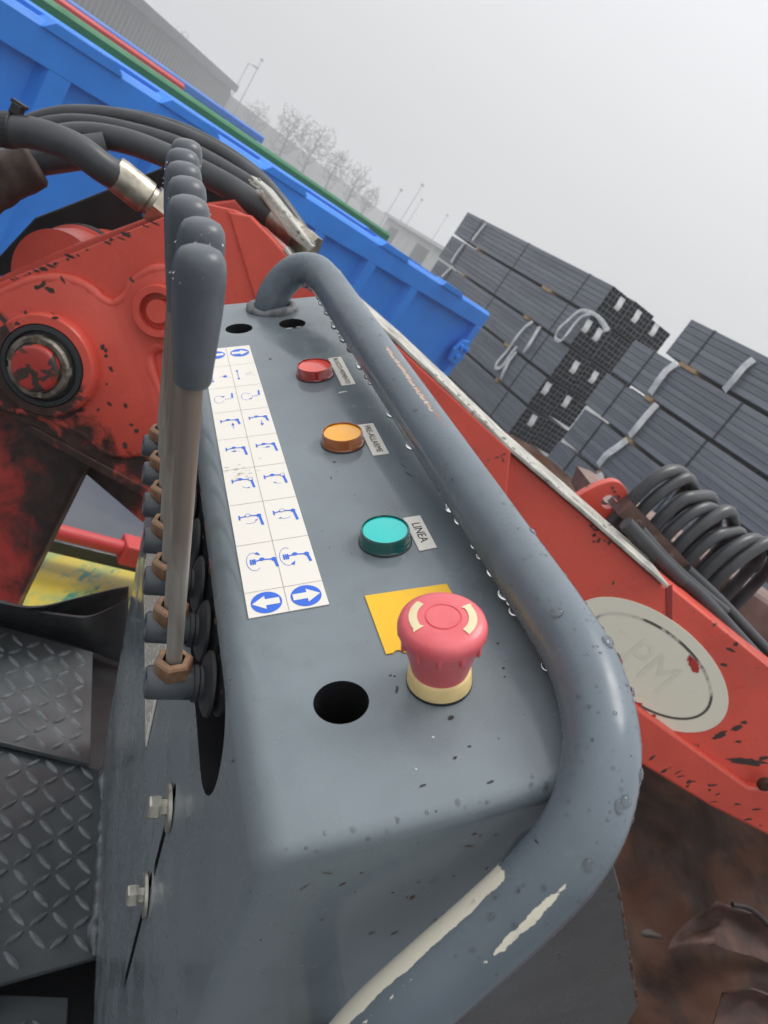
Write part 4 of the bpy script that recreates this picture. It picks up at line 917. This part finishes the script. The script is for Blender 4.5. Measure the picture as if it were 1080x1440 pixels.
# ---- levers
X0 = Vector((-.03793, 0, -.03123)); LD = Vector((.2, 0, .98)).normalized()
bpt = Vector((-.0494, 0, -.0275)) - X0
LM = axis_frame((0, 0, 0), LD)
def lever(i, v, tilt, twist, glabel):
    global LEVER
    if i == 0:
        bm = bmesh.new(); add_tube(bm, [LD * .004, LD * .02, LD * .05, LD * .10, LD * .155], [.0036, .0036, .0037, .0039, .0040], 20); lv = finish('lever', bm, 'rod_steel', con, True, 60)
        bm = bmesh.new(); BF = axis_frame(bpt, -FM); add_lathe(bm, [(.0034, .0030), (.0040, .0004), (.0068, 0), (.0077, .0012), (.0077, .0205), (.0072, .0212), (.0072, .0235)], BF, 28, False); add_lathe(bm, [(0, .003), (.0036, .003)], BF, 28, False); finish('boss', bm, 'boss_paint', lv, True, 40)
        bm = bmesh.new(); add_lathe(bm, [(.0062, .0205), (.0086, .0209), (.0088, .0228), (.0080, .0236), (.0082, .0250), (.0128, .0262), (.0152, .0275), (.0155, .0290), (.0140, .0302), (.0110, .0310), (.0128, .0318), (.0150, .0332), (.0152, .0350), (.0120, .0375), (.010, .045)], BF, 36, False); finish('rubber_boot', bm, 'rubber', lv, True, 50)
        bm = bmesh.new(); add_lathe(bm, [(.0050, .0070), (.0083, .0072), (.0087, .0082), (.0087, .0142), (.0078, .0152), (.0052, .0156)], LM @ Matrix.Rotation(R(10), 4, 'Z'), 6, False); finish('nut', bm, 'rusty_nut', lv)
        bm = bmesh.new(); add_lathe(bm, [(.0046, .1488), (.0062, .1488), (.0070, .1502), (.0075, .1570), (.0083, .1665), (.0090, .1760), (.0093, .1850), (.0092, .1898), (.0085, .1933), (.0069, .1957), (.0043, .1969), (0, .1972)], LM, 32, sx=.96); finish('grip', bm, 'grip_plastic', lv, True, 50)
        LEVER = lv
    else:
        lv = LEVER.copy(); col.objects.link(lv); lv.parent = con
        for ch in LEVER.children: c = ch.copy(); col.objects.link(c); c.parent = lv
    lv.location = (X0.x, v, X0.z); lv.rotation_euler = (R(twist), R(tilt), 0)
    return lv
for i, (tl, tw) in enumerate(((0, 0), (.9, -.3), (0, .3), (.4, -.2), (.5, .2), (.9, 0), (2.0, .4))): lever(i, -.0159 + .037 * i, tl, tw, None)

# ---- handrail
simple('weld_grey', (.16, .17, .18), .45, 0, .3, 120, .8, 220, .001)
rp = spline([(.0633, .370, -.004), (.0655, .3705, .008), (.075, .3712, .0215), (.0885, .3665, .0325), (.1010, .352, .0355), (.1065, .325, .0335)], 8)[:-1]
sa, sb = Vector((.1065, .325, .0335)), Vector((.1230, -.060, .0150))
rp += [sa + (sb - sa) * k / 40 for k in range(40)]
rp += spline([sb, (.1228, -.088, .0138), (.1190, -.110, .0112), (.1125, -.1275, .0068), (.1025, -.1415, -.0010), (.0905, -.1500, -.0100), (.0770, -.1545, -.0200), (.0619, -.1578, -.0313), (.0225, -.1657, -.0590), (.0060, -.1680, -.0830), (.0010, -.1600, -.1180), (.0040, -.1325, -.1500)], 8)
RR = .0137
bm = bmesh.new(); RPATH, RFR, RSS = add_tube(bm, rp, RR, 40, True, True); rail = finish('handrail', bm, 'grey_rail', con, True, 60)
bm = bmesh.new(); wp = [Vector((.0655 + .0185 * math.cos(a), .3705 + .0165 * math.sin(a), .0008)) for a in [2 * math.pi * k / 48 for k in range(49)]]
add_tube(bm, wp, .0042, 8, False, wob=.8); finish('weld', bm, 'weld_grey', rail, True, 180)
t, S_, T_, band = RAILMAT
c = base
for s0, s1, t0, t1, cc, thr, sc_ in SCR:
    edge = t.n('ShaderNodeCombineXYZ', {0: t.math('MULTIPLY', S_, 1.0), 1: t.math('MULTIPLY', T_, .095)}).outputs[0]
    nz = t.n('ShaderNodeTexNoise', {0: edge, 2: sc_, 3: 6, 4: .65}).outputs[0]
    m_ = t.math('MULTIPLY', band(S_, s0, s1, .02), band(T_, t0, t1, .02)); m_ = t.ramp(t.math('ADD', m_, t.math('MULTIPLY', t.math('SUBTRACT', nz, .5), 1.7)), thr, thr + .03)
    m_ = t.math('MULTIPLY', m_, t.ramp(t.math('MULTIPLY', band(S_, s0 - .02, s1 + .02, .01), band(T_, t0 - .03, t1 + .03, .02)), .1, .3))
    c = t.mix(m_, c, cc); t.bump(m_, -.4, .0006)
t.set(color=c)

# ---- rain water: beads on the paint and drips under the rail
bm = bmesh.new(); rn = random.Random(12)
def bead(p, n, r_, flatn=.55, sub=2, ax=1.0):
    n = n.normalized(); f_ = axis_frame(p, n); bmesh.ops.create_icosphere(bm, subdivisions=sub, radius=r_, matrix=f_ @ Matrix.Diagonal((1, ax, flatn, 1)))
def rail_pt(k, ang): x, y = RFR[k]; d = x * math.cos(ang) + y * math.sin(ang); return RPATH[k] + d * RR, d
k = 46
s_t = .06
while s_t < .50:
    k = min(range(len(RSS)), key=lambda q: abs(RSS[q] - s_t)); tn = (RPATH[min(k + 1, len(RPATH) - 1)] - RPATH[k - 1]).normalized()
    dn = (-UP - tn * (-UP).dot(tn)).normalized(); side = tn.cross(dn) * rn.uniform(-.25, .25)
    d = (dn + side).normalized(); r_ = rn.uniform(.0018, .0036); bead(RPATH[k] + tn * rn.uniform(-.004, .004) + d * (RR - r_ * .15), -UP, r_, rn.uniform(.9, 1.25)); s_t += rn.uniform(.005, .016)
for q in range(900):
    k = rn.randrange(4, len(RPATH) - 30); d_an = rn.uniform(0, 2 * math.pi); p, d = rail_pt(k, d_an)
    if d.dot(UP) < -.2: continue
    bead(p, d, rn.choice((.0003, .0004, .0005, .0006, .0009)) * rn.uniform(.7, 1.2), .5, 1)
for q in range(44):
    k = rn.randrange(56, len(RPATH) - 30); p, d = rail_pt(k, rn.uniform(0, 2 * math.pi))
    if d.dot(UP) < .1: continue
    bead(p, d, rn.uniform(.0012, .0028), .45, 2, rn.uniform(.8, 1.5))
for i in range(7):
    for q in range(26 if i < 3 else 12):
        a = rn.uniform(0, 2 * math.pi); hh_ = rn.uniform(.185, .1965); rad = .0093 * math.sqrt(max(0, 1 - max(0, (hh_ - .1885) / .0087) ** 2)) ; p = LM @ Vector((rad * math.cos(a), rad * math.sin(a), hh_)); p = Matrix.Rotation(R((0, .9, 0, .4, .5, .9, 2.0)[i]), 3, 'Y') @ p
        bead(X0 + Vector((0, -.0159 + .037 * i, 0)) + p, (LM.to_3x3() @ Vector((math.cos(a) * rad, math.sin(a) * rad, .006))), rn.uniform(.0003, .0006), .3, 2)
for q in range(26):
    u = rn.uniform(-.002, .108); a = R(rn.gauss(55, 20)); n_ = Vector((0, -math.cos(a), math.sin(a)))
    bead(Vector((u, V0 + .0065, -.0065)) + n_ * .0064, n_, rn.uniform(.0003, .0010), .28, 2, rn.uniform(.8, 1.6))
dro = finish('water_droplets', bm, 'water', None, True, 180); dro.matrix_world = con.matrix_world
tag(dro, 'clear rain beads and drips on rail, grips and console edge', 'water drops', None, 'stuff')

# ------------------------------------------------------------------ chipped and scuffed paint
def ragged(b, x, y, z, w_, h_, ang, seed, n=18, f=None):
    r_ = random.Random(seed); c_, s_ = math.cos(ang), math.sin(ang); pts = []
    for i in range(n):
        a = 2 * math.pi * i / n; k = r_.uniform(.45, 1.15) if i % 2 else r_.uniform(.7, 1.0)
        px_, py_ = w_ * k * math.cos(a), h_ * k * math.sin(a); pts.append((x + px_ * c_ - py_ * s_, y + px_ * s_ + py_ * c_))
    c = b.verts.new((f or Matrix.Identity(4)) @ Vector((x, y, z))); vs = [b.verts.new((f or Matrix.Identity(4)) @ Vector((*p, z))) for p in pts]
    for i in range(n): b.faces.new((c, vs[i], vs[(i + 1) % n]))
NT('bare_dark').set(color=(.038, .026, .022), rough=.6); NT('chip_red').set(color=(.42, .028, .022), rough=.4); NT('chip_white').set(color=(.6, .6, .58), rough=.5); NT('mark_dark').set(color=(.02, .02, .022), rough=.5); simple('mark_rust', (.12, .055, .03), .7, 0, .3, 300, 0)
def kchips(lst, c, m, name='paint_chips', parent=crane):
    b = bmesh.new()
    for i, (x, y, w_, h_, an) in enumerate(lst):
        p = K(x, y, c); ragged(b, p[0], p[1], c, w_ * .00115, h_ * .00115, R(an + 34.8), i * 3 + int(x))
    finish(name, b, m, parent)['kind'] = 'stuff'
kchips([(977, 936, 9, 15, 25), (970, 926, 5, 6, 0), (876, 967, 5, 9, 25), (898, 991, 7, 5, 30), (918, 1007, 5, 4, 0), (941, 1029, 6, 3, 30)], -.0087, 'chip_red', 'paint_chips', emb)
rn = random.Random(31)
kchips([(1052, 1071, 34, 8, -8), (1075, 1066, 10, 5, 10), (1012, 1034, 14, 6, 30), (1036, 1024, 10, 5, 20), (1046, 1016, 6, 4, 0), (1038, 1043, 6, 3, 0), (1028, 914, 3, 9, 60), (1035, 906, 4, 4, 20), (1018, 935, 7, 2.5, -20)] + [(830 + rn.uniform(0, 28), 740 + rn.uniform(-4, 24), rn.uniform(1, 4), rn.uniform(1, 3), rn.uniform(0, 180)) for _ in range(16)] + [(rn.uniform(860, 1080), rn.uniform(760, 900), rn.uniform(.6, 1.6), rn.uniform(.6, 1.4), 0) for _ in range(24)], -.0116, 'bare_dark')
kchips([(rn.uniform(895, 1060), 0, 0, 0, 0) for _ in range(0)] + [(900 + 180 * t_, 1072 + 100 * t_ + rn.uniform(-26, -2), rn.uniform(2, 9), rn.uniform(1, 3), rn.uniform(-20, 60)) for t_ in [rn.random() for _ in range(18)]], .0064, 'bare_dark')
kchips([(rn.uniform(-4, 225), 0, 0, 0, 0) for _ in range(0)] + [(x, 399 - (x * .40) + rn.uniform(0, 5), rn.uniform(2, 9), rn.uniform(.8, 2.2), -22) for x in [rn.uniform(0, 226) for _ in range(26)]], .0004, 'bare_dark')
kchips([(60, 400, 7, 3, 40), (70, 408, 4, 8, 60), (88, 393, 2, 6, 20), (52, 404, 5, 3, 0)] + [(rn.uniform(95, 220), rn.uniform(560, 660), rn.uniform(1, 6), rn.uniform(1, 4), rn.uniform(0, 180)) for _ in range(12)], .0125, 'bare_dark')
kchips([(144, 488, 4, 4, 0), (149, 493, 3, 3, 0), (149, 501, 3, 3, 0), (156, 519, 3, 5, 20), (36, 439, 3, 3, 0), (24, 455, 4, 3, 0), (4, 462, 5, 4, 0), (78, 447, 5, 2.5, 0), (150, 540, 2, 2, 0)], .0352, 'bare_dark', 'paint_chips', bs)
def pchips(lst, m, name='scuff_marks'):
    b = bmesh.new()
    for i, (u, v, w_, h_, an) in enumerate(lst):
        if any(math.hypot(u - hu, v - hv) < .0125 for hu, hv in ((.0296, -.0739), (.0324, .3323), (.0763, .3318))) and w_ < .002: continue
        ragged(b, u, v, .00025, w_, h_, R(an), i * 5 + 1)
    finish(name, b, m, con)['kind'] = 'stuff'
def puv(x, y):
    m_ = con.matrix_world; p = hit_plane(x, y, CO, CN) - CO; return p.dot(CU), p.dot(CV)
pchips([(*puv(x, y), w_, h_, an) for x, y, w_, h_, an in ((558, 970, .0006, .0024, -25), (555, 951, .0006, .0004, 0), (549, 950, .0007, .0005, 0), (634, 1010, .0016, .0011, 40), (576, 668, .0005, .0042, 28), (567, 655, .0003, .0030, 25), (563, 645, .0002, .0020, 25), (708, 940, .0006, .0006, 0), (710, 952, .0005, .0005, 0), (470, 650, .0011, .0006, 0), (466, 672, .0005, .0007, 0), (380, 505, .0014, .0009, 0), (700, 905, .0008, .0006, 0), (595, 1105, .0016, .0005, 10), (640, 1066, .0012, .0005, 20), (660, 1050, .0008, .0005, 0), (690, 1100, .0016, .0006, 10))] + [(rn.uniform(.005, .11), rn.uniform(-.12, .36), rn.uniform(.0002, .0005), rn.uniform(.0002, .0005), 0) for _ in range(14)], 'mark_dark')
pchips([(*puv(480, 552), .0030, .0014, 20), (*puv(486, 551), .0012, .0010, 0), (*puv(609, 1037), .0006, .0005, 0), (*puv(585, 1082), .0005, .0005, 0), (*puv(407, 462), .0040, .0012, 0), (*puv(420, 460), .0030, .0008, 10)], 'chip_white', 'bare_spots')
b = bmesh.new()
for i, (y, k) in enumerate(((.040, 1), (.075, .8), (.10, .6), (.001, 1.2), (-.04, .7), (.15, .8), (-.08, .5))): ragged(b, -y, -.0020 - .004 * (i % 3), .0004, .0030 * k, .0014 * k, .2 * i, i + 40, 14, FF)
finish('rust_spots', b, 'mark_rust', con)['kind'] = 'stuff'
b = bmesh.new()
for i in range(9): ragged(b, rn.uniform(-.002, .112), rn.gauss(-.0145, .003) - .003, .1252 + .0066, rn.uniform(.0004, .0030), rn.uniform(.0002, .0006), rn.gauss(0, .3), i + 80, 14, CS)
for i in range(14): ragged(b, rn.uniform(.0, .09), rn.uniform(-.09, -.02), .1252 + .0066, rn.uniform(.0003, .0022), rn.uniform(.0002, .0008), rn.gauss(.3, .4), i + 160, 14, CS)
finish('scuff_marks', b, 'mark_rust', con)['kind'] = 'stuff'
b = bmesh.new()
for i in range(30): ragged(b, rn.uniform(.100, .158), rn.uniform(-.24, -.06), .1362 + .0003, rn.uniform(.0002, .0006), rn.uniform(.0002, .0006), 0, i + 260, 10, CS)
for i in range(30):
    f_ = rn.random(); ragged(b, .1311 + .0357 * f_ - .0008, -.0746 - .1284 * f_, .1362 + .00035, rn.uniform(.0004, .0010), rn.uniform(.001, .004), R(16), i + 300, 10, CS)
finish('rust_spots', b, 'mark_rust', con)['kind'] = 'stuff'

# ------------------------------------------------------------------ the foggy air
HAZE = .0047
bm = bmesh.new(); add_box(bm, -320, 320, -40, 420, -1.0, 20.0)
me = bpy.data.meshes.new('haze'); bm.to_mesh(me); bm.free(); hz_ = link('haze', me); tag(hz_, 'pale even fog filling the whole yard', 'fog', None, 'stuff')
hm = bpy.data.materials.new('fog'); hm.use_nodes = True; hm.node_tree.nodes.clear()
ho = hm.node_tree.nodes.new('ShaderNodeOutputMaterial'); pv = hm.node_tree.nodes.new('ShaderNodeVolumePrincipled')
pv.inputs['Color'].default_value = (.93, .94, .95, 1); pv.inputs['Density'].default_value = HAZE; pv.inputs['Anisotropy'].default_value = .0
hm.node_tree.links.new(pv.outputs[0], ho.inputs['Volume']); me.materials.append(hm)
